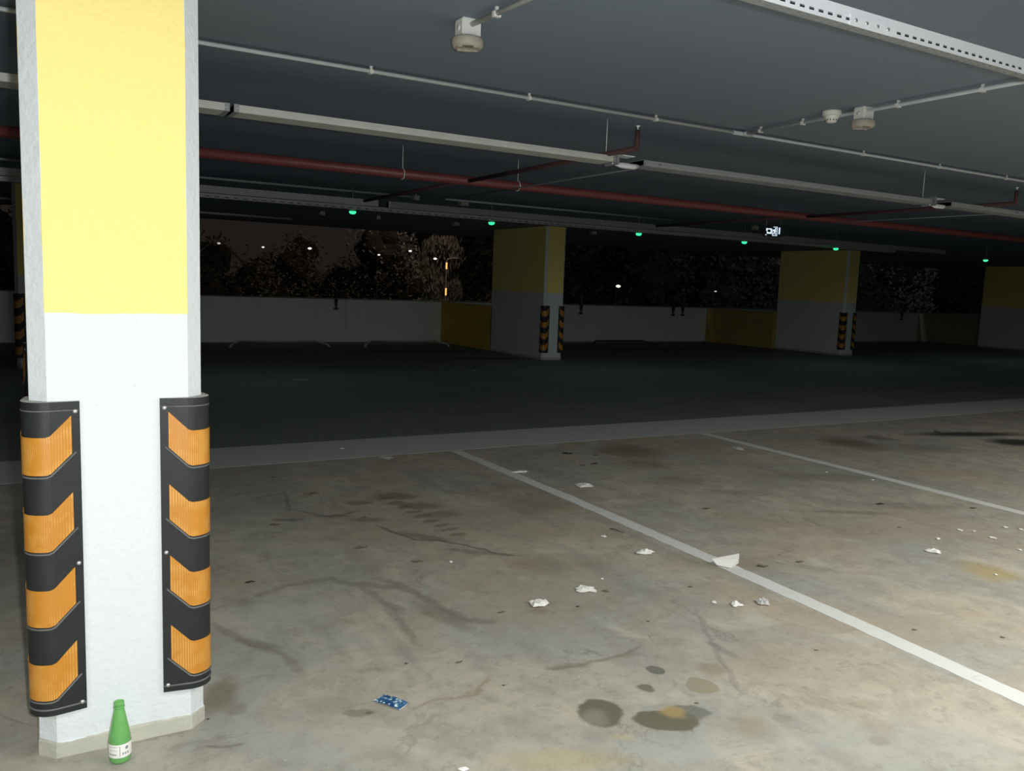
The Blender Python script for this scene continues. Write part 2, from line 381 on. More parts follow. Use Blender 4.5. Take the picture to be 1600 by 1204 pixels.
# slab edges and underside
lo = [bm.verts.new(p) for p in ((X0, Y0, -.25), (X1, Y0, -.25), (X1, Y1+.3, -.25), (X0, Y1+.3, -.25))]
bm.faces.new(lo[::-1])
bm.faces.new(g_[0][::-1]+[lo[0], lo[1]]); bm.faces.new(g_[3]+[lo[2], lo[3]])
bm.faces.new([r_[0] for r_ in g_]+[lo[3], lo[0]]); bm.faces.new([r_[-1] for r_ in g_][::-1]+[lo[1], lo[2]])
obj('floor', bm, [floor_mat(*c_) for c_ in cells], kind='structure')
bm = bmesh.new(); box(bm, X0, X1, Y0, Y1+.3, CZ, CZ+.3)
obj('ceiling', bm, ceiling_mat(), kind='structure')
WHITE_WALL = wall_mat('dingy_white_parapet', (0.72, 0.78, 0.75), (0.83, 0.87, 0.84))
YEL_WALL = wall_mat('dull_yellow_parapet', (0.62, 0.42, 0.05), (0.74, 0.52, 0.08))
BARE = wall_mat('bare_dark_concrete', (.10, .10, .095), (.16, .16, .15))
bm = bmesh.new(); box(bm, X0, X1, Y1, Y1+.2, 0, 1.10)
obj('wall_back', bm, WHITE_WALL, kind='structure')
bm = bmesh.new(); box(bm, X0, X1, Y1-.01, Y1+.22, 1.10, 1.125)
obj('trim_1', bm, simple('dark_coping', (.10, .11, .105), .7), kind='structure')
bm = bmesh.new(); box(bm, X0, X1, Y0-.2, Y0, 0, CZ); obj('wall_front', bm, BARE, kind='structure')
bm = bmesh.new(); box(bm, X0-.2, X0, Y0, Y1, 0, CZ); obj('wall_left', bm, BARE, kind='structure')
bm = bmesh.new(); box(bm, X1, X1+.2, Y0, Y1, 0, CZ); obj('wall_right', bm, BARE, kind='structure')
bm = bmesh.new(); box(bm, -80, 160, Y1+.3, 150, -3.2, -3.0)
obj('trim_2', bm, simple('dark_outside_ground', (.03, .03, .025), .95), kind='structure')

# yellow wing walls running from the parapet to the far columns
def wing(n, x, y0, y1, m):
    bm = bmesh.new(); box(bm, x+.02, x+.2, y0, y1, 0.0, 1.10)
    obj('wall_side' if n == 0 else 'wall_side.%03d' % n, bm, m, kind='structure')
COLX = [(-0.165, 15.62), (9.85, 15.62), (19.74, 15.62), (30.35, 15.62)]
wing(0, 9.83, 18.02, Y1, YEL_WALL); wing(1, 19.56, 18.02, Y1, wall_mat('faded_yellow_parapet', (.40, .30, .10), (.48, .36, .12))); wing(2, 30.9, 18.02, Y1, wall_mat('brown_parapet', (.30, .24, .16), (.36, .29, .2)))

# ------------------------------------------------------------------ columns
HX, HY, CH = 0.261, 1.24, 0.05
def column(x0, y0, label, edge=0.0, plinth=True):
    bm = bmesh.new()
    out = [(-HX+CH, -HY), (HX-CH, -HY), (HX, -HY+CH), (HX, HY-CH), (HX-CH, HY), (-HX+CH, HY), (-HX, HY-CH), (-HX, -HY+CH)]
    zs = [0, .050, .054, .4, .8, 1.2, 1.48, 1.9, 2.4, CZ]
    rings = [[bm.verts.new((x*(1.015 if z < .052 and plinth else 1), y+(math.copysign(.006, y) if z < .052 and plinth else 0), z)) for x, y in out] for z in zs]
    for a, b in zip(rings, rings[1:]):
        for k in range(8): bm.faces.new((a[k], a[(k+1) % 8], b[(k+1) % 8], b[k]))
    bm.faces.new(rings[0][::-1]); bm.faces.new(rings[-1])
    m = column_mat('yellow_and_white_column_paint', HX, HY, CH, 1.48, plinth, edge=edge)
    return obj('concrete_column', bm, m, loc=(x0+HX, y0+HY, 0), label=label, cat='column', group='parking columns painted yellow above white')
near = column(-0.004, 3.00, 'large bright column at the left front, yellow upper half and rough white lower half', edge=-.0)
column(COLX[0][0], COLX[0][1], 'distant column mostly hidden behind the left edge of the large front column')
column(COLX[1][0], COLX[1][1], 'yellow and white column in the middle distance with two striped guards, by the centre')
column(COLX[2][0], COLX[2][1], 'dim yellow and white column far right of centre, below the exit sign')
column(COLX[3][0], COLX[3][1], 'darkest column at the far right edge of the view')

# ------------------------------------------------------------------ striped rubber corner guards
WING = 0.141
def guard_profile(off=0.0):
    """outer profile round a corner at (0,0); the column fills x>0, y>0. returns (x, y, arc-distance from corner flat zone)"""
    p = [(WING, -0.010-off), (0.055, -0.024-off)]
    R_ = 0.066+off; cxy = 0.042
    for k in range(0, 17):
        a = -PI/2 - k*(PI/2)/16
        p.append((cxy+R_*math.cos(a), cxy+R_*math.sin(a)))
    p += [(-0.024-off, 0.055), (-0.010-off, WING)]
    return p
G0, G1 = 0.16, 1.20
def make_guard(name, label, bands=4):
    r = root(name, (0, 0, 0), label=label, cat='corner guard', group='black and amber rubber corner guards')
    bm = bmesh.new()
    op = guard_profile()
    inner = [(0.0-.0005, WING), (-.0005, CH+.001), (CH+.001, -.0005), (WING, -.0005)]
    ring = op + inner
    n = len(ring)
    zs = [G0, G0+.012, G1-.012, G1]
    rings = [[bm.verts.new((x, y, z)) for x, y in ring] for z in zs]
    for i in range(3):
        for k in range(n):
            f = bm.faces.new((rings[i][k], rings[i+1][k], rings[i+1][(k+1) % n], rings[i][(k+1) % n])); f.smooth = False
    # end faces as strips
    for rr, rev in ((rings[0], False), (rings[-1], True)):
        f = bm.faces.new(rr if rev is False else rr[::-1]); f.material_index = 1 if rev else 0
    # raised collars at both ends and a lip below every band
    def ridge(zf, r_):
        pr_ = guard_profile(0.0)
        tube(bm, [(x, y, zf(x, y)) for x, y in pr_], r_, 6, mi=2)
    def slant(x, y):
        s = max(x, y)
        return max(0, s-0.050)*1.0
    ridge(lambda x, y: G0+.022, .0035); ridge(lambda x, y: G1-.028, .0025)
    tops = [G1-.112-k*.2505 for k in range(4)]
    BH = .122
    for zt in tops:
        def zf(x, y, zt=zt): return zt-BH-.008+slant(x, y)
        pr_ = [q for q in guard_profile(0.0)]
        pr_[0] = (0.128, -.0125); pr_[-1] = (-.0125, .128)
        tube(bm, [(x, y, zf(x, y)) for x, y in pr_], .0034, 6, mi=2)
    bmesh.ops.triangulate(bm, faces=[f for f in bm.faces if len(f.verts) > 4])
    bmesh.ops.recalc_face_normals(bm, faces=bm.faces)
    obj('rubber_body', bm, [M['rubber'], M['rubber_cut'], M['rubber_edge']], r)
    for k, zt in enumerate(tops[:bands]):
        b2 = bmesh.new(); prof = guard_profile(0.0018)
        prof[0] = (0.116, -.0158); prof[-1] = (-.0158, .116)
        prof.insert(1, (0.088, -.0212)); prof.insert(len(prof)-1, (-.0212, .088))
        lo = []; hi = []; lo2 = []; hi2 = []
        for x, y in prof:
            s = slant(x, y); lo.append(b2.verts.new((x, y, zt-BH+s))); hi.append(b2.verts.new((x, y, zt+s)))
            q = Vector((x-.05, y-.05)).normalized()*.0025
            lo2.append(b2.verts.new((x-q.x, y-q.y, zt-BH+s))); hi2.append(b2.verts.new((x-q.x, y-q.y, zt+s)))
        for i in range(len(prof)-1):
            f = b2.faces.new((lo[i], hi[i], hi[i+1], lo[i+1])); f.smooth = False
            b2.faces.new((hi[i], hi2[i], hi2[i+1], hi[i+1])); b2.faces.new((lo[i], lo[i+1], lo2[i+1], lo2[i]))
        b2.faces.new((lo[0], lo2[0], hi2[0], hi[0])); b2.faces.new((lo[-1], hi[-1], hi2[-1], lo2[-1]))
        bmesh.ops.recalc_face_normals(b2, faces=b2.faces)
        obj('reflective_band', b2, M['band'], r)
    for z in (1.168, .665, .185):
        for side in (0, 1):
            b3 = bmesh.new(); tmp = [(0, .0065), (.003, .006), (.0055, .0035), (.0075, 0)]
            rings_ = []
            for rad, h in [(.0075, -.0005), (.0068, .003), (.004, .0052), (0, .006)]:
                if rad == 0: rings_.append([(0, 0, h)]); continue
                rings_.append([(rad*math.cos(a*PI/6), rad*math.sin(a*PI/6), h) for a in range(12)])
            vs = []
            for rg in rings_:
                row = []
                for a, b, h in rg:
                    if side == 0: row.append(b3.verts.new((.127+a, -.0115-h, z+b)))
                    else: row.append(b3.verts.new((-.0115-h, .127+a, z+b)))
                vs.append(row)
            for i in range(2):
                for k2 in range(12): b3.faces.new((vs[i][k2], vs[i][(k2+1) % 12], vs[i+1][(k2+1) % 12], vs[i+1][k2])).smooth = True
            for k2 in range(12): b3.faces.new((vs[2][k2], vs[2][(k2+1) % 12], vs[3][0])).smooth = True
            bmesh.ops.recalc_face_normals(b3, faces=b3.faces)
            obj('screw', b3, M['screw'], r)
    return r
g0 = make_guard('corner_guard', 'large striped guard on the left front corner of the bright front column')
g0.location = (-0.004, 3.00, 0)
def place_guard(cx, cy, corner, label, src=None):
    g = copy_tree(src or g0); g['label'] = label
    xr = cx+2*HX; yb = cy+2*HY
    if corner == 'front_left': g.location, rz = (cx, cy, 0), 0
    if corner == 'front_right': g.location, rz = (xr, cy, 0), PI/2
    if corner == 'back_left': g.location, rz = (cx, yb, 0), -PI/2
    if corner == 'back_right': g.location, rz = (xr, yb, 0), PI
    g.rotation_euler = (0, 0, rz); return g
place_guard(-0.004, 3.00, 'front_right', 'large striped guard on the right front corner of the bright front column')
place_guard(-0.004, 3.00, 'back_left', 'guard on the rear corner of the bright front column, peeking out behind its left guard')
place_guard(*COLX[0], 'front_left', 'small distant striped guard at the left picture edge, beside the front column')
place_guard(*COLX[1], 'front_left', 'striped guard on the left corner of the middle-distance central column')
place_guard(*COLX[1], 'front_right', 'striped guard on the right corner of the middle-distance central column')
place_guard(*COLX[2], 'front_left', 'striped guard on the left corner of the dim column right of centre')
place_guard(*COLX[2], 'front_right', 'narrow striped guard on the right corner of the dim column right of centre')

# ------------------------------------------------------------------ painted floor marks
WP = paint_mat('worn_white_line_paint', (0.66, 0.67, 0.62), .5)
GP = paint_mat('worn_grey_band_paint', (0.50, 0.53, 0.50), .30, (.34, .35, .32))
def strip(name, pts, w, m, z=.0015, jag=0.004, **k):
    """ragged-edged paint strip along a polyline; lies on the floor, 1.5 mm thick"""
    bm = bmesh.new(); rows = []; P = [Vector((p[0], p[1])) for p in pts]; dense = []
    for a, b in zip(P, P[1:]):
        n = max(2, int((b-a).length/.06))
        for i in range(n): dense.append(a.lerp(b, i/n))
    dense.append(P[-1])
    for i, p in enumerate(dense):
        t_ = (dense[min(i+1, len(dense)-1)]-dense[max(i-1, 0)]).normalized(); nn = Vector((-t_.y, t_.x))
        a = p+nn*(w/2+random.uniform(-jag, jag)); b = p-nn*(w/2+random.uniform(-jag, jag))
        rows.append([bm.verts.new((a.x, a.y, z)), bm.verts.new((b.x, b.y, z)), bm.verts.new((b.x, b.y, 0.0002)), bm.verts.new((a.x, a.y, 0.0002))])
    for r1, r2 in zip(rows, rows[1:]):
        for j in range(4): bm.faces.new((r1[j], r1[(j+1) % 4], r2[(j+1) % 4], r2[j]))
    bm.faces.new(rows[0]); bm.faces.new(rows[-1][::-1])
    bmesh.ops.recalc_face_normals(bm, faces=bm.faces)
    return obj(name, bm, m, **k)
strip('aisle_band', [(-16, 7.60), (-4, 7.60), (1.3, 7.62), (4.3, 7.62), (7, 7.56), (9.8, 7.50), (30, 7.5)], .84, GP, jag=.002,
      label='broad pale grey painted band crossing the floor between the bays and the dark aisle', cat='floor marking')
strip('bay_line', [(3.575, 7.17), (3.60, 5.2), (3.585, 3.6), (3.565, 2.7), (3.52, 1.75), (3.50, -3)], .112, WP,
      label='wide white bay line running from the grey band to the lower right corner', cat='floor marking', group='white parking bay lines')
strip('bay_line', [(6.73, 7.12), (6.73, 5.2), (6.69, 3.46), (6.66, -3)], .11, WP,
      label='thinner white bay line farther right, ending at the right picture edge', cat='floor marking', group='white parking bay lines')
FP = paint_mat('dimmed_far_line_paint', (0.17, 0.18, 0.17), .7, (.12, .12, .12))  # far white lines: the gloom there is put into their colour
strip('bay_line', [(3.40, 13.4), (3.42, 16.0), (3.42, 19.6)], .11, FP,
      label='faint bay line in the dark far bays, left of the hoop barriers', cat='floor marking', group='white parking bay lines')
strip('bay_line', [(6.6, 14.0), (6.6, 19.6)], .11, FP,
      label='faint bay line in the dark far bays, between the two pale hoop barriers', cat='floor marking', group='white parking bay lines')

# ------------------------------------------------------------------ ceiling services
def pipe_x(name, x0, x1, y, z, r, m, clips=(), clipm=None, **k):
    rt = root(name, (x0, y, z), **k)
    bm = bmesh.new(); tube(bm, [(0, 0, 0), (x1-x0, 0, 0)], r, 12); obj('pipe', bm, m, rt)
    for cx_ in clips:
        b = bmesh.new()
        box(b, cx_-x0-.011, cx_-x0+.011, -r-.006, r+.006, -r-.004, r*.6); box(b, cx_-x0-.008, cx_-x0+.008, -r*.5, r*.5, r*.5, CZ-z)
        obj('clip', b, clipm or m, rt)
    return rt
def pipe_y(name, x, y0, y1, z, r, m, clips=(), x1=None, **k):
    rt = root(name, (x, y0, z), **k); dx = (x1-x) if x1 is not None else 0
    bm = bmesh.new(); tube(bm, [(0, 0, 0), (dx, y1-y0, 0)], r, 12); obj('pipe', bm, m, rt)
    for c in clips:
        b = bmesh.new(); xx = dx*(c-y0)/(y1-y0)
        box(b, xx-r-.006, xx+r+.006, c-y0-.011, c-y0+.011, -r-.004, r*.6); box(b, xx-r*.5, xx+r*.5, c-y0-.008, c-y0+.008, r*.5, CZ-z)
        obj('clip', b, M['plastic'], rt)
    return rt
cl = [zpt(px, py, 2.9).x for px, py in [(578, 112), (820, 155), (1021, 187), (1333, 243), (1458, 262), (1567, 279)]]
pipe_x('ceiling_conduit', -6, 5.0, 5.10, 2.90, .0125, M['pipe_white'], [-.9, -2.9]+cl[:3], M['plastic'],
       label='long thin white conduit nearest the camera, from the front column to the tee', cat='pipe', group='thin conduits clipped to the ceiling')
pipe_x('ceiling_conduit', 5.0, 14, 5.10, 2.90, .0115, M['pipe_white'], cl[3:]+[11.0], M['plastic'],
       label='thin conduit continuing right from the tee to the right picture edge', cat='pipe', group='thin conduits clipped to the ceiling')
bm = bmesh.new(); tube(bm, [(-.09, 0, 0), (.12, 0, 0)], .017, 12); tube(bm, [(.02, 0, 0), (.02, -.05, 0)], .016, 12)
obj('conduit_tee', bm, M['pipe_white'], loc=(5.02, 5.1, 2.9), label='small tee fitting where the branch conduit leaves the thin white conduit', cat='pipe fitting')
bc = [zpt(px, py, 2.9).y for px, py in [(1195, 205), (1262, 193), (1410, 168), (1548, 145)]]
pipe_y('branch_conduit', 5.04, 2.2, 5.06, 2.90, .0125, M['pipe_white'], bc[:2]+[3.70, 3.13],
       label='branch conduit holding the smoke detector, rising to the right edge of the ceiling', cat='pipe', group='thin conduits clipped to the ceiling')
pipe_y('branch_conduit', 2.07, 2.4, 3.88, 2.90, .0135, M['pipe_white'], [3.66, 3.0], x1=1.955,
       label='short conduit at the top edge leading to the beige round sounder', cat='pipe', group='thin conduits clipped to the ceiling')

def sounder(x, y, label):
    r = root('ceiling_sounder', (x, y, CZ), label=label, cat='alarm sounder', group='round alarm sounders on ceiling boxes')
    b = bmesh.new(); box(b, -.052, .052, -.045, .045, -.085, 0)
    bmesh.ops.bevel(b, geom=b.edges[:], offset=.006, segments=2, affect='EDGES')
    bx_ = obj('mounting_box', b, M['plastic'], r)
    b = bmesh.new(); lathe(b, [(0, 0), (.014, 0), (.014, .004), (0, .004)], 16)
    bmesh.ops.rotate(b, verts=b.verts, matrix=Matrix.Rotation(-PI/2, 3, 'Y')); bmesh.ops.translate(b, verts=b.verts, vec=(-.052, 0, -.045))
    obj('knockout', b, M['plastic'], bx_)
    b = bmesh.new(); lathe(b, [(0, -.086), (.070, -.086), (.078, -.092), (.080, -.100), (.080, -.118), (.077, -.128), (.070, -.136), (.052, -.138), (.050, -.134), (0, -.134)], 40)
    obj('sounder_body', b, M['beige_plastic'], r)
    for a in range(4):
        b = bmesh.new(); an = a*PI/2+.35; c_, s_ = math.cos(an)*.055, math.sin(an)*.055
        lathe(b, [(0, -.141), (.012, -.141), (.014, -.139), (.014, -.136), (0, -.136)], 12, (c_, s_)); obj('foot', b, M['beige_plastic'], r)
    return r
sounder(1.955, 3.925, 'beige round sounder under a white box, alone near the top centre of the view')
sounder(5.06, 3.98, 'smaller grey-beige sounder under a white box, beside the smoke detector')
r = root('smoke_detector', (5.0, 4.20, 2.93), label='white round smoke detector on the branch conduit, left of the small sounder', cat='smoke detector')
b = bmesh.new(); lathe(b, [(0, .012), (.062, .012), (.066, .005), (.066, -.022), (.060, -.030), (.050, -.034)], 36); lathe(b, [(0, -.034), (.06, -.034)], 36); obj('base', b, M['plastic'], r)
b = bmesh.new(); lathe(b, [(.050, -.034), (.044, -.052), (.036, -.072), (.028, -.077), (0, -.078)], 36); h = obj('sensing_head', b, M['plastic'], r)
for a in range(12):
    b = bmesh.new(); an = a*PI/6
    box(b, -.003, .003, -.0015, .0015, -.0075, .0075)
    bmesh.ops.rotate(b, verts=b.verts, matrix=Matrix.Rotation(an+PI/2, 3, 'Z')); bmesh.ops.translate(b, verts=b.verts, vec=(.0405*math.cos(an), .0405*math.sin(an), -.060))
    obj('vent_slot', b, M['dark_gap'], h)

# perforated cable tray: square trough, slots through the near side, round-ish holes in the base
def tray(name, x0, x1, y, z, w, hgt, pitch, slot, m, joiner=None, x_slots=None, **k):
    r = root(name, (x0, y, z), **k); L = x1-x0; th = .002
    bm = bmesh.new()
    s0, s1 = (x_slots or (x0, x1)); s0 -= x0; s1 -= x0
    za, zb = hgt*.22, hgt*.22+.010
    box(bm, 0, L, 0, th, zb, hgt)                 # upper web
    box(bm, 0, L, 0, th, 0, za)                   # lower web
    if s0 > 0: box(bm, 0, s0, 0, th, za, zb)
    if s1 < L: box(bm, s1, L, 0, th, za, zb)
    x = s0
    while x < s1-1e-6:
        box(bm, x, min(s1, x+pitch-slot), 0, th, za, zb); x += pitch
    obj('slotted_side', bm, m, r)
    bm = bmesh.new()                              # base with two rows of holes, as ladder strips
    ys = [0, w*.22, w*.34, w*.66, w*.78, w]
    for a in (0, 2, 4): box(bm, 0, L, ys[a]+th, ys[a+1]+th, 0, th)
    for a in (1, 3):
        x = s0
        while x < s1-1e-6:
            box(bm, x, min(s1, x+pitch*.6), ys[a]+th, ys[a+1]+th, 0, th); x += pitch
    obj('perforated_base', bm, M['galv_dark'], r)  # shade of the underside put into this darker steel colour
    bm = bmesh.new(); box(bm, 0, L, w, w+th, 0, hgt); obj('rear_side', bm, M['galv_dark'], r)
    bm = bmesh.new()
    for q in range(3): tube(bm, [(0, w*(.40+.2*q), th+hgt*.24), (L, w*(.40+.2*q), th+hgt*.24)], hgt*.18, 8)
    obj('cable', bm, M['rubber'], r)  # made-up black cables, added so the slots look dark
    if joiner:
        bm = bmesh.new(); box(bm, joiner[0]-x0, joiner[1]-x0, -.003, 0, -.002, hgt*.62)
        j = obj('joiner_plate', bm, m, r)
        for i in range(4):
            xx = joiner[0]-x0+(joiner[1]-joiner[0])*(i+.5)/4
            bm = bmesh.new(); lathe(bm, [(0, .004), (.006, .004), (.0075, .0015), (.0075, 0)], 12)
            bmesh.ops.rotate(bm, verts=bm.verts, matrix=Matrix.Rotation(PI/2, 3, 'X')); bmesh.ops.translate(bm, verts=bm.verts, vec=(xx, -.003, hgt*.30))
            obj('bolt', bm, M['screw'], j)
    return r
TZ = 2.60
ja = zpt(1312, 38, TZ+.01).x; jb = zpt(1378, 57, TZ+.01).x
tray('cable_tray', -3.0, 9.0, 2.14, TZ, .050, .060, .048, .027, M['galv'], joiner=(ja, jb), x_slots=(1.6, 5.0),
     label='bright slotted metal cable tray across the top right corner', cat='cable tray', group='perforated cable trays')
tray('cable_tray', -6.0, 16.0, 11.50, TZ, .10, .060, .12, .06, M['galv_dark'], x_slots=(1.0, 9.0),
     label='distant dim perforated cable tray just above the green lights on the left', cat='cable tray', group='perforated cable trays')

# white trunking in lengths, hung from rods
def trunking(x0, x1, y, z, w, hgt, m, label, rods=()):
    r = root('ceiling_trunking', (x0, y, z), label=label, cat='trunking', group='suspended trunking lengths')
    b = bmesh.new(); box(b, 0, x1-x0, 0, w, 0, hgt); bmesh.ops.bevel(b, geom=b.edges[:], offset=.004, segments=2, affect='EDGES'); obj('channel', b, m, r)
    b = bmesh.new(); box(b, 0.01, x1-x0-.01, -.003, w+.003, hgt*.42, hgt*.50); obj('cover_edge', b, m, r)
    for e in (0.0, x1-x0-.03):
        b = bmesh.new(); box(b, e, e+.03, -.002, w+.002, -.002, hgt+.001); obj('end_cap', b, M['galv_dark'], r)
    for q in rods:
        b = bmesh.new(); tube(b, [(q-x0, w/2, hgt), (q-x0, w/2, CZ-z)], .004, 6); obj('hanger_rod', b, M['galv'], r)
    return r
TY = zpt(303, 166, 2.60).y
jx = zpt(363, 168, 2.62).x; jx2 = zpt(962, 250, 2.62).x; jx3 = zpt(1460, 315, 2.62).x
trunking(-6, jx-.012, TY, 2.60, .20, .045, M['trunk'], 'white trunking length ending at the joint beside the front column', (-2,))
trunking(jx+.012, jx2-.02, TY, 2.60, .20, .045, M['trunk'], 'long pale trunking length between the left joint and the central hanger', (jx2-.05,))
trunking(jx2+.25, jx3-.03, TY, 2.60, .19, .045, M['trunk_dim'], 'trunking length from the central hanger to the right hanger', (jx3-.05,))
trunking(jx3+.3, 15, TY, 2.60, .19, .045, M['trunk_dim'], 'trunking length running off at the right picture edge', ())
# connector between the lengths at the central hanger
r = root('hanger_bracket', (jx2+.1, TY+.06, 2.60), label='pale shiny bracket and clamp joining the trunking beside the red riser', cat='bracket')
b = bmesh.new(); tube(b, [(-.13, -.02, -.005), (-.05, -.035, -.016), (.08, -.03, -.014), (.14, -.01, 0)], [.008, .022, .022, .010], 10); obj('clamp', b, M['galv'], r)
b = bmesh.new(); box(b, -.125, -.105, -.08, .08, -.02, .07); obj('saddle', b, M['galv_dark'], r)
b = bmesh.new(); box(b, -.06, .06, -.06, .05, .055, .062); obj('top_plate', b, M['galv'], r)
r2_ = copy_tree(r); r2_.location = (jx3+.12, TY+.06, 2.60); r2_['label'] = 'dim bracket joining the trunking at the far right hanger'
r['group'] = r2_['group'] = 'trunking joint brackets'

# red sprinkler main with clamps and branches
RY, RZ, RR = 7.55, 2.66, .046
RY = (zpt(560, 264, RZ).y+zpt(812, 291, RZ).y)/2
r = root('sprinkler_main', (-8, RY, RZ), label='thick red sprinkler pipe running the whole width under the ceiling', cat='pipe')
b = bmesh.new(); tube(b, [(0, 0, 0), (38, 0, 0)], RR, 16); obj('pipe', b, M['red'], r)
for px in (643, 812):
    xx = zpt(px, 268 if px == 643 else 290, RZ).x+8
    b = bmesh.new()
    pts = [(xx, (RR+.006)*math.cos(a), (RR+.006)*math.sin(a)) for a in [i*PI/10 for i in range(21)]]
    for p, q in zip(pts, pts[1:]): tube(b, [p, q], .005, 6, False)
    tube(b, [(xx, 0, RR), (xx, 0, CZ-RZ)], .004, 6); obj('pipe_clamp', b, M['galv'], r)
def branch(x, y0, y1, z, label, riser=True, rad=.02):
    r = root('sprinkler_branch', (x, y0, z), label=label, cat='pipe', group='thin red sprinkler branches')
    b = bmesh.new(); tube(b, [(0, 0, 0), (0, y1-y0, 0)], rad, 10); obj('pipe', b, M['red_dark'], r)
    if riser:
        b = bmesh.new(); tube(b, [(0, 0, -.01), (0, 0, .13)], rad*.9, 10); obj('riser', b, M['red_dark'], r)
        b = bmesh.new(); lathe(b, [(0, .16), (.016, .16), (.016, .156), (.005, .15), (.005, .13), (0, .13)], 12); obj('sprinkler_head', b, M['galv'], r)
bx_ = zpt(812, 288, RZ).x
branch(3.92, 5.03, RY-RR, 2.655, 'thin red branch pipe rising to the sprinkler by the central hanger')
branch(8.9, 5.05, RY-RR, 2.655, 'faint red branch pipe at the right, ending by the far right hanger')
branch(3.92, RY+RR, 10.8, 2.66, 'dark red branch pipe behind the main, heading to the green lights', riser=False)
branch(8.9, RY+RR, 10.8, 2.66, 'dark red branch pipe behind the main, above the dim right column', riser=False)
pipe_y('thin_conduit', 4.42, 5.35, 9.0, 2.62, .007, M['thin'], label='very thin conduit slanting below the central hanger', cat='pipe', group='thin hanging conduits')
pipe_y('thin_conduit', 9.5, 5.35, 9.0, 2.62, .007, M['thin'], label='very thin conduit slanting below the trunking at the right', cat='pipe', group='thin hanging conduits')

# farther services
yc = zpt(500, 294, 2.9).y
pipe_x('ceiling_conduit', -6, zpt(648, 308, 2.9).x, yc, 2.90, .016, M['pipe_white'], label='dim thin conduit far back, ending in a box above the leftmost green light', cat='pipe', group='thin conduits clipped to the ceiling')
yc2 = zpt(860, 326, 2.9).y
pipe_x('ceiling_conduit', zpt(690, 312, 2.9).x, zpt(1050, 343, 2.9).x, yc2, 2.90, .016, M['pipe_white'], label='dim thin conduit far back above the central column', cat='pipe', group='thin conduits clipped to the ceiling')
yd = zpt(385, 337, 2.9).y
pipe_x('ceiling_conduit', -6, zpt(462, 341, 2.9).x, yd, 2.90, .022, M['pipe_white'], label='dimmest thin conduit over the tree-lined opening at the left', cat='pipe', group='thin conduits clipped to the ceiling')
ft = zpt(450, 312, 2.62).y-.10
trunking(-6, 4.2, ft, 2.62, .10, .085, simple('grey_trunking', (.33, .34, .33), .5), 'dim far trunking on the left just above the distant perforated tray')
trunking(4.35, 17, ft, 2.62, .10, .085, simple('dark_grey_trunking', (.22, .23, .23), .5), 'dark far trunking running over the central column')
def jbox(px, py, z, wpx, label):
    p = zpt(px, py, z); s = wpx*mperpx(p)
    r = root('junction_box', (p.x, p.y, z), label=label, cat='junction box', group='small junction boxes under the dark ceiling')
    b = bmesh.new(); box(b, -s/2, s/2, -s/2, s/2, -.035, .035); bmesh.ops.bevel(b, geom=b.edges[:], offset=.005, segments=1, affect='EDGES'); obj('box_body', b, M['beige_plastic'], r)
    b = bmesh.new(); tube(b, [(0, 0, .03), (0, 0, CZ-z)], .008, 6); obj('stem', b, M['pipe_white'], r)
jbox(650, 309, 2.87, 9, 'small grey box at the end of the far left conduit')
jbox(724, 318, 2.87, 13, 'largest pale junction box, above the second green light from the left')
jbox(712, 350, 2.87, 9, 'faint box just left of the second green light, over the opening')
jbox(503, 333, 2.87, 8, 'faint box left of the leftmost green light')
jbox(591, 340, 2.87, 6, 'faint box right of the leftmost green light')
jbox(927, 364, 2.87, 8, 'faint box right of the central column, left of the third green light')
jbox(1062, 366, 2.87, 8, 'faint box right of the third green light')
jbox(1180, 356, 2.87, 8, 'faint box just left of the lit exit sign')

# green bay lights
GX = [(551, 332), (768, 349), (998, 366), (1163, 379), (1306, 389), (1540, 407)]
GL = ['leftmost green bay light, above the tree-lined opening', 'green bay light just left of the central column',
      'green bay light right of the central column', 'green bay light below the lit exit sign',
      'green bay light above the dim column right of centre', 'rightmost green bay light by the darkest column']
gp = None
for i, (px, py) in enumerate(GX):
    p = zpt(px, py, 2.57)
    if gp is None:
        gp = root('bay_light', p, label=GL[0], cat='indicator light', group='green parking bay indicator lights')
        b = bmesh.new(); lathe(b, [(0, .05), (.045, .05), (.052, .045), (.052, .018), (0, .018)], 20); obj('housing', b, M['galv_dark'], gp)
        b = bmesh.new(); lathe(b, [(.050, .018), (.048, .0), (.038, -.014), (.02, -.021), (0, -.023)], 20); obj('lens', b, M['green_led'], gp)
        b = bmesh.new(); tube(b, [(0, 0, .05), (0, 0, CZ-2.57)], .006, 6); obj('drop_rod', b, M['galv_dark'], gp)
    else:
        g = copy_tree(gp); g.location = p; g['label'] = GL[i]

# lit exit sign
p = zpt(1209, 361, 2.62)
r = root('exit_sign', (p.x, p.y, p.z), -.35, label='small lit sign with white running figure hanging under the ceiling', cat='exit sign')
b = bmesh.new(); box(b, -.19, .19, 0, .05, -.09, .09); bmesh.ops.bevel(b, geom=b.edges[:], offset=.006, segments=2, affect='EDGES'); obj('sign_case', b, simple('dark_sign_face', (.02, .035, .045), .3), r)
b = bmesh.new()
for x in (-.14, .14): tube(b, [(x, .025, .09), (x, .025, CZ-p.z)], .005, 6)
obj('hanger', b, M['galv_dark'], r)
def poly(bm, pts, y=-.004):
    a = [bm.verts.new((x, y, z)) for x, z in pts]; c_ = [bm.verts.new((x, y+.006, z)) for x, z in pts]
    bm.faces.new(a); bm.faces.new(c_[::-1])
    for i in range(len(a)): bm.faces.new((a[i], c_[i], c_[(i+1) % len(a)], a[(i+1) % len(a)]))
def rect(bm, x0, x1, z0, z1): poly(bm, [(x0, z0), (x1, z0), (x1, z1), (x0, z1)])
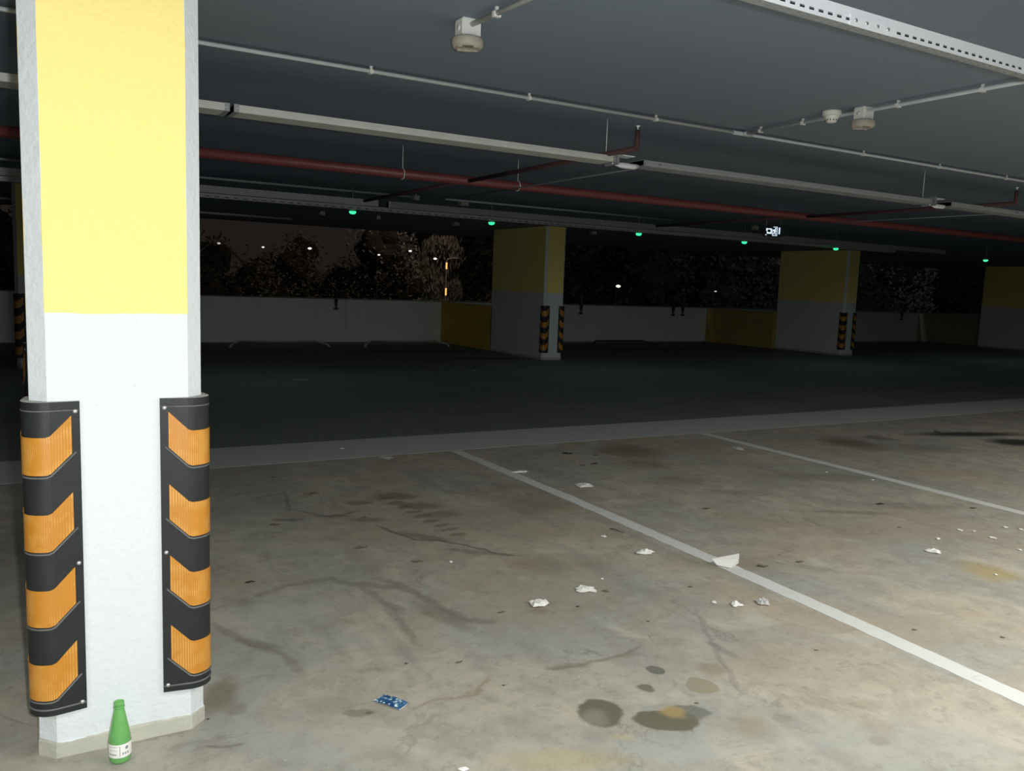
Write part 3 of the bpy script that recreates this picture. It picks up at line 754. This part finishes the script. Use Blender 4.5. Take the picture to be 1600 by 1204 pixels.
b = bmesh.new(); rect(b, -.150, -.125, .000, .048); rect(b, -.125, -.045, .026, .046); rect(b, -.135, -.120, -.050, -.008); rect(b, -.120, -.040, -.050, -.022); rect(b, -.062, -.040, -.050, .045)
rect(b, -.165, -.135, -.076, -.066)
obj('lettering', b, M['cold_led'], r)
b = bmesh.new(); rect(b, -.028, -.018, -.080, .03); rect(b, .060, .070, -.080, .080); rect(b, -.028, .070, -.084, -.074); rect(b, -.010, .070, .070, .080)
poly(b, [(.028, .062), (.048, .056), (.050, .038), (.034, .032), (.022, .044)])
poly(b, [(-.004, .030), (.030, .032), (.040, .010), (.034, -.022), (.008, -.018), (.004, .010)])
poly(b, [(-.020, .010), (-.006, .030), (.004, .016), (-.012, -.004)]); poly(b, [(.036, .018), (.056, .004), (.050, -.006), (.034, .006)])
poly(b, [(.006, -.016), (.020, -.018), (.008, -.050), (-.012, -.062), (-.016, -.052), (-.002, -.042)]); poly(b, [(.020, -.018), (.034, -.020), (.044, -.046), (.042, -.066), (.030, -.066), (.030, -.046)])
obj('running_figure', b, M['cold_led'], r)
b = bmesh.new(); rect(b, .098, .122, -.050, .070); obj('side_mark', b, M['cold_led'], r)
r.scale = (.86, .86, .86)

# ------------------------------------------------------------------ railing on the parapet
def rail_post(x, label, top=1.58):
    r = root('railing_post', (x, Y1, 0), label=label, cat='railing post', group='black railing posts bracketed to the parapet')
    b = bmesh.new(); tube(b, [(0, -.045, .86), (0, -.045, top)], .018, 8); obj('post', b, M['black_metal'], r)
    b = bmesh.new(); box(b, -.04, .04, -.075, -.002, 1.03, 1.10); box(b, -.028, .028, -.07, -.002, .93, 1.04); box(b, -.055, .055, -.07, -.002, .83, .885); obj('bracket', b, M['black_metal'], r)
rail_post(6.86, 'black railing post on the parapet left of the yellow wing wall', 1.60)
rail_post(14.48, 'black railing post on the parapet right of the central column', 1.5)
rail_post(18.10, 'left one of a close pair of railing posts on the dim parapet', 1.5)
rail_post(18.50, 'right one of a close pair of railing posts on the dim parapet', 1.5)
rail_post(29.8, 'faint railing post on the parapet right of the dim column', 1.45)
for z, lb in ((1.545, 'upper thin railing wire above the parapet'), (1.335, 'lower thin railing wire above the parapet')):
    b = bmesh.new(); tube(b, [(-14, 0, 0), (9.7, 0, 0)], .006, 6)
    obj('railing_wire', b, simple('railing_wire_metal', (.07, .07, .065), .5), loc=(0, Y1-.045, z), label=lb, cat='wire', group='railing wires')

# hoop barriers on the far floor
def hoop(x0, x1, y, h, m, label, rad=.022):
    r = root('hoop_barrier', ((x0+x1)/2, y, 0), label=label, cat='wheel stop', group='low tubular wheel stops in the far bays')
    L = (x1-x0)/2; pts = [(-L, -.25, 0), (-L+.02, -.23, h*.45)]
    for k in range(6):
        a = k/5*PI/2; pts.append((-L+.05+.2*math.sin(a)*1.0, -.2+.2*math.sin(a), h*.55+h*.45*math.sin(a)))
    pts += [(0, 0, h)]; pts += [(-x, y_, z_) for x, y_, z_ in pts[-2::-1]]
    b = bmesh.new(); tube(b, pts, rad, 8); obj('tube', b, m, r)
    for s in (-1, 1):
        b = bmesh.new(); lathe(b, [(0, .008), (.05, .008), (.05, 0), (0, 0)], 12, (s*L, -.25)); obj('foot_plate', b, m, r)
HM = simple('scuffed_grey_tube', (.55, .56, .53), .45)
hoop(3.92, 6.20, 19.6, .12, HM, 'pale hoop wheel stop in front of the parapet, left of the railing post')
hoop(7.10, 9.35, 19.6, .12, HM, 'pale hoop wheel stop beside the yellow wing wall')
hoop(13.9, 16.1, 19.6, .12, M['black_metal'], 'black hoop wheel stop right of the central column')

# ------------------------------------------------------------------ litter
def scrap(name, px, py, wpx, hpx, lift, m, label, cat, group, seed, rot=0.0, n=14, folds=2.2, thick=.0015):
    """a crumpled sheet: ragged outline, creased height field, real thickness"""
    rnd = random.Random(seed); c = zpt(px, py+hpx*.3); s = mperpx(c); w = wpx*s
    u = (zpt(px+20, py)-zpt(px-20, py)).normalized()
    el = CAM_H/((c-CAMP).length)
    d = max(.35*w, (hpx*s - lift*.5)/max(el, .12)) if hpx*s > lift*.5 else .4*w
    d = min(d, w*1.3)
    bm = bmesh.new(); off = Vector((seed*3.1, seed*1.7, 0))
    vs = {}
    rows = []
    for j in range(5):
        f = j/4
        row = []
        for i in range(n):
            a = 2*PI*i/n
            rad = (.78+.34*noise.noise(Vector((math.cos(a)*1.3, math.sin(a)*1.3, 0))+off)*1.6)
            x, y = math.cos(a)*rad*f*w/2, math.sin(a)*rad*f*d/2
            z = lift*(.35+.65*abs(noise.noise(Vector((x/w*folds*2, y/d*folds*2, 3))+off))*1.8)*(1-f**2.2*.75)+.002
            z += lift*.5*abs(noise.noise(Vector((math.cos(a)*folds, math.sin(a)*folds, f*2))+off*2))*f
            if f == 1: z = max(.001, z*.5)
            row.append((x, y, z))
        rows.append(row)
    cv = bm.verts.new(rows[0][0][:2]+(rows[0][0][2],)); prev = None
    for j in range(1, 5):
        cur = [bm.verts.new(q) for q in rows[j]]
        for i in range(n):
            if prev is None: bm.faces.new((cv, cur[i], cur[(i+1) % n]))
            else: bm.faces.new((prev[i], cur[i], cur[(i+1) % n], prev[(i+1) % n]))
        prev = cur
    bmesh.ops.triangulate(bm, faces=bm.faces[:])
    o = obj(name, bm, m, loc=(c.x, c.y, .001), label=label, cat=cat, group=group)
    o.rotation_euler = (0, 0, math.atan2(u.y, u.x)+rot)
    sm = o.modifiers.new('thick', 'SOLIDIFY'); sm.thickness = thick; sm.offset = 1
    return o
TG = 'crumpled white tissues on the floor'
scrap('tissue', 842, 939, 36, 18, .030, M['paper'], 'crumpled white tissue, the one nearest the camera in the middle of the floor', 'tissue', TG, 1)
scrap('tissue', 914, 917, 42, 14, .014, M['paper'], 'flat three-lobed white tissue just behind the nearest crumpled one', 'tissue', TG, 12, .1)
scrap('tissue', 1008, 860, 37, 11, .022, M['paper'], 'white tissue lying left of the wide bay line, level with the folded napkin', 'tissue', TG, 3)
scrap('tissue', 914, 756, 32, 9, .016, M['paper'], 'oblong white tissue right of the far end of the wide bay line', 'tissue', TG, 5)
scrap('tissue', 814, 736, 32, 5, .014, M['paper'], 'thin sliver of white tissue beside the far end of the wide bay line', 'tissue', TG, 6)
scrap('tissue', 1150, 941, 23, 12, .016, M['paper'], 'small twisted white tissue left of the grey crumpled film', 'tissue', TG, 8, -.5)
scrap('tissue', 1459, 859, 25, 10, .022, M['paper'], 'white tissue alone at the right, between the two bay lines', 'tissue', TG, 9)
scrap('tissue', 1153, 699, 20, 8, .022, M['grey_paper'], 'greyish crumpled tissue near the far end of the thinner bay line', 'tissue', TG, 10)
scrap('plastic_film', 1191, 937, 28, 16, .024, M['grey_paper'], 'grey crumpled film against the lower edge of the wide bay line', 'litter', 'grey litter on the floor', 11)
scrap('plastic_film', 603, 713, 30, 7, .010, M['grey_paper'], 'flat grey sheet at the near edge of the broad band', 'litter', 'grey litter on the floor', 13)
# folded napkin standing on an edge
c = zpt(1137, 884); s = mperpx(c)
r = root('folded_napkin', (c.x, c.y, .001), math.atan2(*(lambda u: (u.y, u.x))(zpt(1160, 884)-zpt(1110, 884))), label='folded white napkin with a raised pointed corner lying on the wide bay line', cat='napkin')
A = [(-.115, .05, .030), (.115, .06, .060), (.090, .0, .045), (-.005, -.06, .004), (-.095, -.01, .008)]
b = bmesh.new(); va = [b.verts.new((x*.75, y*.8, z)) for x, y, z in A]; ctr = b.verts.new((0, 0.01, .034))
for i in range(5): b.faces.new((ctr, va[i], va[(i+1) % 5]))
o = obj('top_layer', b, M['paper'], r); sm = o.modifiers.new('t', 'SOLIDIFY'); sm.thickness = .0015
b = bmesh.new(); va = [b.verts.new((x*.72+.004, y*.78+.004, max(.001, z*.35))) for x, y, z in A]; ctr = b.verts.new((0, 0.01, .012))
for i in range(5): b.faces.new((ctr, va[i], va[(i+1) % 5]))
o = obj('under_layer', b, M['paper'], r); sm = o.modifiers.new('t', 'SOLIDIFY'); sm.thickness = .0015
BG = 'small white scraps scattered on the floor'
for i, (px, py, w, h, lb) in enumerate([
    (704, 876, 8, 7, 'single bright white scrap left of the nearest crumpled tissue'),
    (1116, 940, 9, 5, 'small white scrap left of the twisted tissue'),
    (941, 904, 5, 3, 'tiny white speck above the three-lobed tissue'),
    (943, 837, 12, 4, 'pale thin scrap under the twig left of the wide bay line'),
    (1291, 737, 5, 3, 'tiny white scrap just below the thinner bay line, left of its twin'),
    (1363, 749, 6, 3, 'tiny white scrap touching the lower edge of the thinner bay line'),
    (1499, 827, 11, 4, 'white scrap in the right-hand cluster, the leftmost of them'),
    (1522, 829, 6, 3, 'small white scrap in the right-hand cluster, second from its left'),
    (1551, 839, 10, 4, 'white scrap in the right-hand cluster, the lowest one by the middle'),
    (1570, 822, 9, 5, 'white scrap in the right-hand cluster, the topmost one'),
    (1595, 826, 8, 4, 'white scrap in the right-hand cluster, at the picture edge'),
    (1593, 858, 7, 4, 'white scrap at the right picture edge below the cluster'),
    (1465, 841, 8, 3, 'greyish scrap just above the lone tissue at the right'),
    (1556, 897, 5, 4, 'white speck on the ochre stain at the right'),
    (724, 1200, 20, 8, 'white scrap cut by the bottom picture edge'),
    (534, 700, 8, 3, 'tiny white scrap on the broad grey band'),
    (740, 579, 8, 2, 'faint pale scrap on the dark aisle, left of the central column')]):
    scrap('paper_scrap', px, py, w, h, .006, M['paper'], lb, 'paper scrap', BG, 40+i, n=8, folds=1)
c = zpt(468, 593)
r = obj('paper_strip', (lambda b: (box(b, -.13, .13, -.02, .02, 0, .004), b)[1])(bmesh.new()), M['grey_paper'], loc=(c.x, c.y, .0005), label='thin pale strip lying on the dark aisle right of the front column', cat='paper scrap'); r.rotation_euler = (0, 0, -.5)

def leaf(px, py, wpx, hpx, m, label, seed, rot=0):
    rnd = random.Random(seed); c = zpt(px, py); s = mperpx(c); L = wpx*s
    u = zpt(px+20, py)-zpt(px-20, py)
    r = root('dead_leaf', (c.x, c.y, .001), math.atan2(u.y, u.x)+rot, label=label, cat='leaf', group='dead leaves on the floor'); L *= .82
    bm = bmesh.new(); n = 10; top = []; bot = []; mid = []
    for i in range(n+1):
        f = i/n; hw = L*.24*math.sin(PI*f**.8)*(1+.35*rnd.uniform(-1, 1))
        x = (f-.5)*L; z = .002+min(.010, L*.11)*abs(math.sin(f*PI*1.1+seed*.7)); mid.append(bm.verts.new((x, 0, z*.6)))
        top.append(bm.verts.new((x, hw, z+L*.05*rnd.random()))); bot.append(bm.verts.new((x, -hw, z+L*.04*rnd.random())))
    for i in range(n):
        bm.faces.new((mid[i], mid[i+1], top[i+1], top[i])); bm.faces.new((bot[i], bot[i+1], mid[i+1], mid[i]))
    o = obj('blade', bm, m, r); sm = o.modifiers.new('t', 'SOLIDIFY'); sm.thickness = .0012
    b = bmesh.new(); tube(b, [(-L*.6, .003, .002), (-L*.45, 0, .004)], .0012, 5); obj('stalk', b, M['twig'], r)
LV = [(488, 772, 28, 'leaf', 'curled leaf in the dim area right of the front column', .0),
      (569, 809, 15, 'leaf', 'small curled leaf left of the brown tread marks', .5),
      (565, 856, 24, 'leaf', 'narrow brown leaf tilted up to the right, left of the long dark stain', .5),
      (431, 820, 18, 'leaf', 'brown leaf nearest the striped right guard', .0),
      (652, 878, 20, 'leaf', 'flat grey-brown leaf left of the single white scrap', .0),
      (391, 910, 17, 'dark_leaf', 'black pointed leaf beside the striped right guard', .2),
      (427, 746, 7, 'dark_leaf', 'tiny black leaf bit under the broad band at the left', .0),
      (887, 709, 20, 'dark_leaf', 'black leaf lying below the broad band, left of the brown stain', .0),
      (931, 711, 8, 'dark_leaf', 'small black leaf touching the brown stain at its left', .0),
      (909, 727, 10, 'dark_leaf', 'small dark leaf, left one of two above the oblong tissue', -.6),
      (929, 725, 14, 'dark_leaf', 'small dark leaf, right one of two above the oblong tissue', .0),
      (1105, 795, 16, 'leaf', 'brown leaf between the two bay lines, above the folded napkin', .2),
      (1192, 885, 20, 'leaf', 'brown leaf right of the folded napkin', -.4),
      (1219, 867, 6, 'leaf', 'leaf crumb above the brown leaf right of the napkin', 0),
      (1375, 788, 15, 'dark_leaf', 'dark slim leaf between the bay lines, below the two tiny scraps', -.2),
      (1464, 675, 14, 'dark_leaf', 'black leaf in the dim floor at the far right', .0),
      (1521, 794, 12, 'leaf', 'pale brown leaf just below the thinner bay line', .0),
      (1406, 824, 7, 'leaf', 'leaf crumb in the middle of the right-hand bay', .0),
      (1250, 878, 14, 'leaf', 'thin brown leaf fragments right of the wide bay line', .0),
      (1079, 917, 9, 'leaf', 'brown leaf bit left of the small white scrap', -.4),
      (947, 924, 14, 'leaf', 'brown leaf bit at the lower right of the three-lobed tissue', -.3),
      (718, 1035, 13, 'leaf', 'olive leaf bit in the open floor above the blue packet', .5),
      (784, 957, 14, 'leaf', 'curled leaf bit lower left of the nearest tissue', .4),
      (903, 948, 6, 'dark_leaf', 'dark crumb right of the nearest tissue', 0),
      (1131, 880, 16, 'leaf', 'slim leaf under the folded napkin on the line', .2),
      (579, 1114, 12, 'leaf', 'leaf scrap in the dirt streak left of the blue packet', .3),
      (635, 1037, 6, 'dark_leaf', 'dark crumb in the open floor above the packet, left of the olive bit', 0),
      (787, 1071, 5, 'dark_leaf', 'black crumb right of the blue packet', 0),
      (325, 1124, 5, 'dark_leaf', 'black crumb at the right foot of the front column', 0),
      (1429, 984, 9, 'leaf', 'leaf bit in the lower right floor beyond the wide line', 0),
      (1567, 996, 8, 'leaf', 'leaf bit near the right edge beyond the wide line', -.5),
      (1276, 1016, 7, 'leaf', 'leaf crumb left of the wide line in the lower right', 0),
      (1013, 971, 5, 'dark_leaf', 'dark crumb in the middle floor above the wet spots', 0),
      (1089, 1099, 8, 'leaf', 'leaf crumb beside the twin wet stain', 0)]
for i, (px, py, w, m, lb, rt) in enumerate(LV): leaf(px, py, w, 6, M[m], lb, i+3, rt)
c = zpt(964, 830); u = zpt(974, 833)-zpt(954, 827)
r = root('twig', (c.x, c.y, .004), math.atan2(u.y, u.x), label='thin brown twig lying just left of the wide bay line', cat='twig')
b = bmesh.new(); tube(b, [(-.06, 0, .002), (-.02, .006, .005), (.02, -.002, .004), (.06, .004, .002)], [.003, .004, .003, .002], 6); obj('stem', b, M['twig'], r)

# blue packet
qs = [zpt(583, 1096), zpt(600, 1086), zpt(639, 1099), zpt(624, 1110)]
cc = sum(qs, Vector())/4
def packet_mat():
    t = NT('blue_printed_foil'); c = t.coord()
    a = t.noise(c, 60, 3); v = t.noise(c, 85, 1, .4)
    col = t.mix(t.rng(a.outputs[0], .40, .60), (0.018, 0.065, 0.17), (0.06, 0.17, 0.30))
    col = t.mix(t.rng(v.outputs[0], .60, .66), col, (.62, .74, .74))
    t.base(col); t.set(Roughness=.4); return t.m
b = bmesh.new(); N = 8; g = []
for j in range(N//2+1):
    for i in range(N+1):
        p = qs[0].lerp(qs[3], i/N) if False else (qs[0].lerp(qs[3], i/N)).lerp(qs[1].lerp(qs[2], i/N), j/(N/2))
        z = .002+.004*math.sin(i/N*PI)+.0015*math.sin(i*2.1+j*1.7)
        g.append(b.verts.new((p.x-cc.x, p.y-cc.y, max(.001, z))))
for j in range(N//2):
    for i in range(N): k = j*(N+1)+i; b.faces.new((g[k], g[k+1], g[k+N+2], g[k+N+1]))
bmesh.ops.recalc_face_normals(b, faces=b.faces)
r = root('foil_packet', (cc.x, cc.y, 0.001), label='flat blue printed packet lying on the concrete near the bottom centre-left', cat='packet')
o = obj('sleeve', b, packet_mat(), r); sm = o.modifiers.new('t', 'SOLIDIFY'); sm.thickness = .0015; sm.offset = 1
for a_, b_ in ((0, 1), (3, 2)):
    b = bmesh.new(); e0, e1 = qs[a_]-cc, qs[b_]-cc; tube(b, [(e0.x, e0.y, .003), (e1.x, e1.y, .003)], .0018, 6)
    obj('crimped_end', b, M['grey_paper'], r)

# ------------------------------------------------------------------ green bottle
c = zpt(188, 1187)
r = root('glass_bottle', (c.x, c.y, 0.0), .0, label='small empty green glass bottle with a white label at the foot of the front column', cat='bottle')
def glass_mat():
    t = NT('green_bottle_glass'); cc_ = t.coord(); nz = t.noise(cc_, 20, 2)
    t.base(t.mix(nz.outputs[0], (0.26, 0.66, 0.20), (0.32, 0.74, 0.25))); t.set(Roughness=0.08, IOR=1.35)
    t.b.inputs['Transmission Weight'].default_value = 0.5
    return t.m
GM = glass_mat()
prof = [(0, .004), (.024, .002), (.031, .004), (.034, .012), (.0345, .060), (.0335, .085), (.029, .115), (.022, .150), (.0165, .178), (.0145, .190), (.0145, .194), (.0160, .196), (.0160, .204), (.0150, .207), (.0125, .207)]
inn = [(.0115, .204), (.0115, .180), (.019, .150), (.026, .115), (.0305, .085), (.0315, .060), (.031, .014), (.026, .008), (0, .010)]
b = bmesh.new(); lathe(b, prof+inn, 40); bmesh.ops.recalc_face_normals(b, faces=b.faces); obj('bottle_body', b, GM, r)
b = bmesh.new(); lathe(b, [(.0142, .186), (.0168, .187), (.0172, .191), (.0150, .193)], 32); obj('neck_ring', b, GM, r)
b = bmesh.new(); lathe(b, [(.0351, .026), (.0354, .028), (.0354, .070), (.0351, .072)], 40); lb_ = obj('paper_label', b, M['paper'], r, label='white paper label with grey print')
INK = simple('grey_label_ink', (.22, .25, .23), .8)
def patch(bm, a0, a1, z0, z1, R_=.0357, n=5):
    vs = [[bm.verts.new((R_*math.cos(a0+(a1-a0)*i/n), R_*math.sin(a0+(a1-a0)*i/n), z)) for i in range(n+1)] for z in (z0, z1)]
    for i in range(n): bm.faces.new((vs[0][i], vs[0][i+1], vs[1][i+1], vs[1][i]))
b = bmesh.new(); FA = -PI/2
for k in range(6): patch(b, FA-1.15+k*.13, FA-1.15+k*.13+.09, .036, .041)
for k in range(4): patch(b, FA-1.05+k*.2, FA-1.05+k*.2+.15, .052, .0535)
patch(b, FA-1.15, FA-.3, .064, .0652); patch(b, FA-.12, FA-.07, .032, .067)
for k in range(3): patch(b, FA+.12+k*.22, FA+.12+k*.22+.12, .036, .044)
for k in range(9):
    a = k/9*2*PI; patch(b, FA+.52+.11*math.cos(a)-.04, FA+.52+.11*math.cos(a)+.04, .058+.0045*math.sin(a)-.0015, .058+.0045*math.sin(a)+.0015)
patch(b, FA+.45, FA+.59, .0555, .0605)
obj('label_print', b, INK, lb_)

# ------------------------------------------------------------------ outside: trees, distant lamps
def leafmat(name, a, b_):
    t = NT(name); c = t.coord(); nz = t.noise(c, 2.5, 3); t.base(t.mix(nz.outputs[0], a, b_)); t.set(Roughness=1.0); t.b.inputs['Specular IOR Level'].default_value = 0.0; return t.m
LM1 = leafmat('dry_brown_green_foliage', (0.10, 0.09, 0.07), (0.22, 0.19, 0.15))
LM2 = leafmat('dark_evergreen_foliage', (0.035, 0.042, 0.034), (0.06, 0.07, 0.055))
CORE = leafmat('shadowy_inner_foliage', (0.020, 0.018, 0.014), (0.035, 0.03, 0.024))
def tree(x, y, top, rad, label, m, n=2600, size=.07, seed=0, droop=False):
    rnd = random.Random(seed); r = root('tree', (x, y, -3.0), label=label, cat='tree', group='trees outside beyond the parapet')
    b = bmesh.new(); H_ = top+3
    blobs = [(rnd.uniform(-rad, rad)*.7, rnd.uniform(-rad, rad)*.6, H_-rad*.55-rnd.uniform(0, H_*.55), rnd.uniform(.35, .75)*rad) for _ in range(16)]
    for bx, by, bz, br in blobs:
        g_ = bmesh.ops.create_icosphere(b, subdivisions=3, radius=br*.62)
        for v in g_['verts']:
            v.co = v.co*(1+.45*noise.noise(v.co*2.2+Vector((bx, by, bz))))+Vector((bx, by, bz))
            if v.co.z > H_-.3: v.co.z = H_-.3
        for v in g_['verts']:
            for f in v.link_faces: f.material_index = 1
    for k in range(int(n*3.2)):
        bx, by, bz, br = rnd.choice(blobs)
        d = Vector((rnd.gauss(0, 1), rnd.gauss(0, 1), rnd.gauss(0, 1))).normalized()*br*rnd.uniform(.55, 1.05)
        p = Vector((bx, by, bz))+d
        if p.z > H_: p.z = H_-rnd.random()*.4
        a = Vector((rnd.gauss(0, 1), rnd.gauss(0, 1), rnd.gauss(0, .7))).normalized()*size*rnd.uniform(.4, 1.1)
        if droop: a = Vector((rnd.gauss(0, .3), rnd.gauss(0, .3), -1)).normalized()*size*rnd.uniform(1, 2)
        c_ = a.cross(Vector((rnd.gauss(0, 1), rnd.gauss(0, 1), rnd.gauss(0, 1)))).normalized()*size*.38
        v = [b.verts.new(p-a), b.verts.new(p+c_), b.verts.new(p+a), b.verts.new(p-c_)]; b.faces.new(v)
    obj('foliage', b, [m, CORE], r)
    b = bmesh.new(); tube(b, [(0, 0, 0), (.05, .03, H_*.3), (-.04, 0, H_*.55), (.03, 0, H_*.8)], [.14, .11, .08, .03], 8)
    for k in range(7):
        a = rnd.uniform(0, 2*PI); z0 = H_*rnd.uniform(.3, .65); tube(b, [(0, 0, z0), (math.cos(a)*rad*.5, math.sin(a)*rad*.5, z0+rad*.5), (math.cos(a)*rad*.85, math.sin(a)*rad*.85, z0+rad*.8)], [.05, .03, .012], 6)
    obj('trunk', b, M['bark'], r)
tree(3.4, 26.0, 3.5, 2.0, 'dim shaggy tree beyond the parapet, next to the front column', LM2, 3000, .09, 1)
tree(6.6, 26.5, 3.7, 2.0, 'olive tree beyond the parapet, above the left part of the opening', LM1, 3000, .08, 2)
tree(9.2, 25.6, 3.55, 1.7, 'tree with pale brown leaves beyond the railing post', LM1, 3400, .075, 3)
tree(11.3, 26.2, 2.85, 1.6, 'tree with lit brown crown in the middle of the left opening', LM1, 3400, .07, 4)
tree(11.9, 26.0, 3.15, 1.0, 'tree with drooping pale leaves left of the street pole', LM1, 2600, .08, 5, True)
tree(15.2, 28.0, 1.9, 1.2, 'low bush crown just left of the central column, right of the street pole', LM1, 1500, .07, 6)
tree(17.6, 34.0, 6.5, 3.0, 'tall black tree just left of the central column, behind the street pole', LM2, 4000, .17, 20)
tree(18.6, 30.0, 5.2, 3.2, 'large black tree behind the central column', LM2, 5200, .17, 7)
tree(24.0, 31.0, 5.0, 3.4, 'dark tree right of the central column, behind the white lamp', LM2, 5200, .17, 8)
tree(30.0, 31.0, 5.4, 3.6, 'dark tree above the dim parapet, left of the dim column', LM2, 5200, .17, 9)
tree(37.5, 31.0, 5.2, 3.6, 'dark tree seen right of the dim column', LM2, 4800, .17, 10)
tree(44.5, 31.5, 5.0, 3.6, 'greyish tree crown at the far right opening', LM1, 4800, .15, 11)
tree(-1.5, 26.0, 4.0, 2.2, 'tree at the far left edge beyond the parapet', LM2, 2000, .1, 12)
tree(51.5, 32, 5.2, 3.6, 'dark tree behind the darkest column', LM2, 3600, .17, 13)

def far_lamp(px, py, y, rpx, m, label):
    p = ypt(px, py, y); s = mperpx(p)*rpx
    r = root('distant_lamp', p, label=label, cat='lamp', group='distant outdoor lamps')
    b = bmesh.new(); bmesh.ops.create_icosphere(b, subdivisions=2, radius=s); bmesh.ops.scale(b, vec=(1.2, 1.2, .7), verts=b.verts); obj('bulb', b, m, r, True)
    b = bmesh.new(); tube(b, [(0, .12, s), (0, 0, s*.5)], .01, 5); tube(b, [(0, .12, s), (0, .12, -3.0-p.z)], .005, 6); obj('lamp_post', b, M['black_metal'], r)
far_lamp(342, 380, 24.0, 2.2, M['dim_lamp'], 'small dim lamp in the trees beside the front column')
far_lamp(411, 386, 24.0, 1.8, M['white_lamp'], 'lamp glinting through leaves, second from the left')
far_lamp(484, 388, 24.0, 2.6, M['white_lamp'], 'bright lamp in the trees left of the railing post')
far_lamp(592, 398, 24.0, 1.8, M['white_lamp'], 'small lamp in the trees right of the railing post')
far_lamp(641, 392, 24.0, 2.2, M['white_lamp'], 'lamp among twigs left of the street pole')
far_lamp(680, 404, 24.0, 2.4, M['white_lamp'], 'lamp touching the street pole on its left')
far_lamp(966, 447, 24.0, 3.2, M['white_lamp'], 'brightest white lamp, right of the central column')
far_lamp(1118, 455, 24.0, 1.6, M['dim_lamp'], 'faint lamp above the dim parapet')

p0 = ypt(696, 470, 24.5); p1 = ypt(697, 408, 24.5); p2 = ypt(708, 403, 24.5)
r = root('street_pole', (p0.x, p0.y, -3.0), label='tall outdoor pole with glowing orange light strips left of the central column', cat='street lamp')
b = bmesh.new(); q1 = p1-Vector((p0.x, p0.y, -3)); q2 = p2-Vector((p0.x, p0.y, -3))
tube(b, [(0, 0, 0), (0, 0, q1.z), (q1.x+.06, 0, q1.z+.07), (q2.x, 0, q2.z)], .025, 8); obj('pole', b, simple('pole_grey', (.3, .22, .16), .5), r)
b = bmesh.new(); box(b, q2.x-.02, q2.x+.16, -.04, .04, q2.z-.01, q2.z+.03); obj('lamp_head', b, M['galv_dark'], r)
for ya, yb in ((410, 420), (450, 461)):
    a = ypt(696, ya, 24.5).z+3; d = ypt(696, yb, 24.5).z+3
    b = bmesh.new(); tube(b, [(0, -.012, d), (0, -.012, a)], .027, 8); obj('light_strip', b, M['orange_lamp'], r)
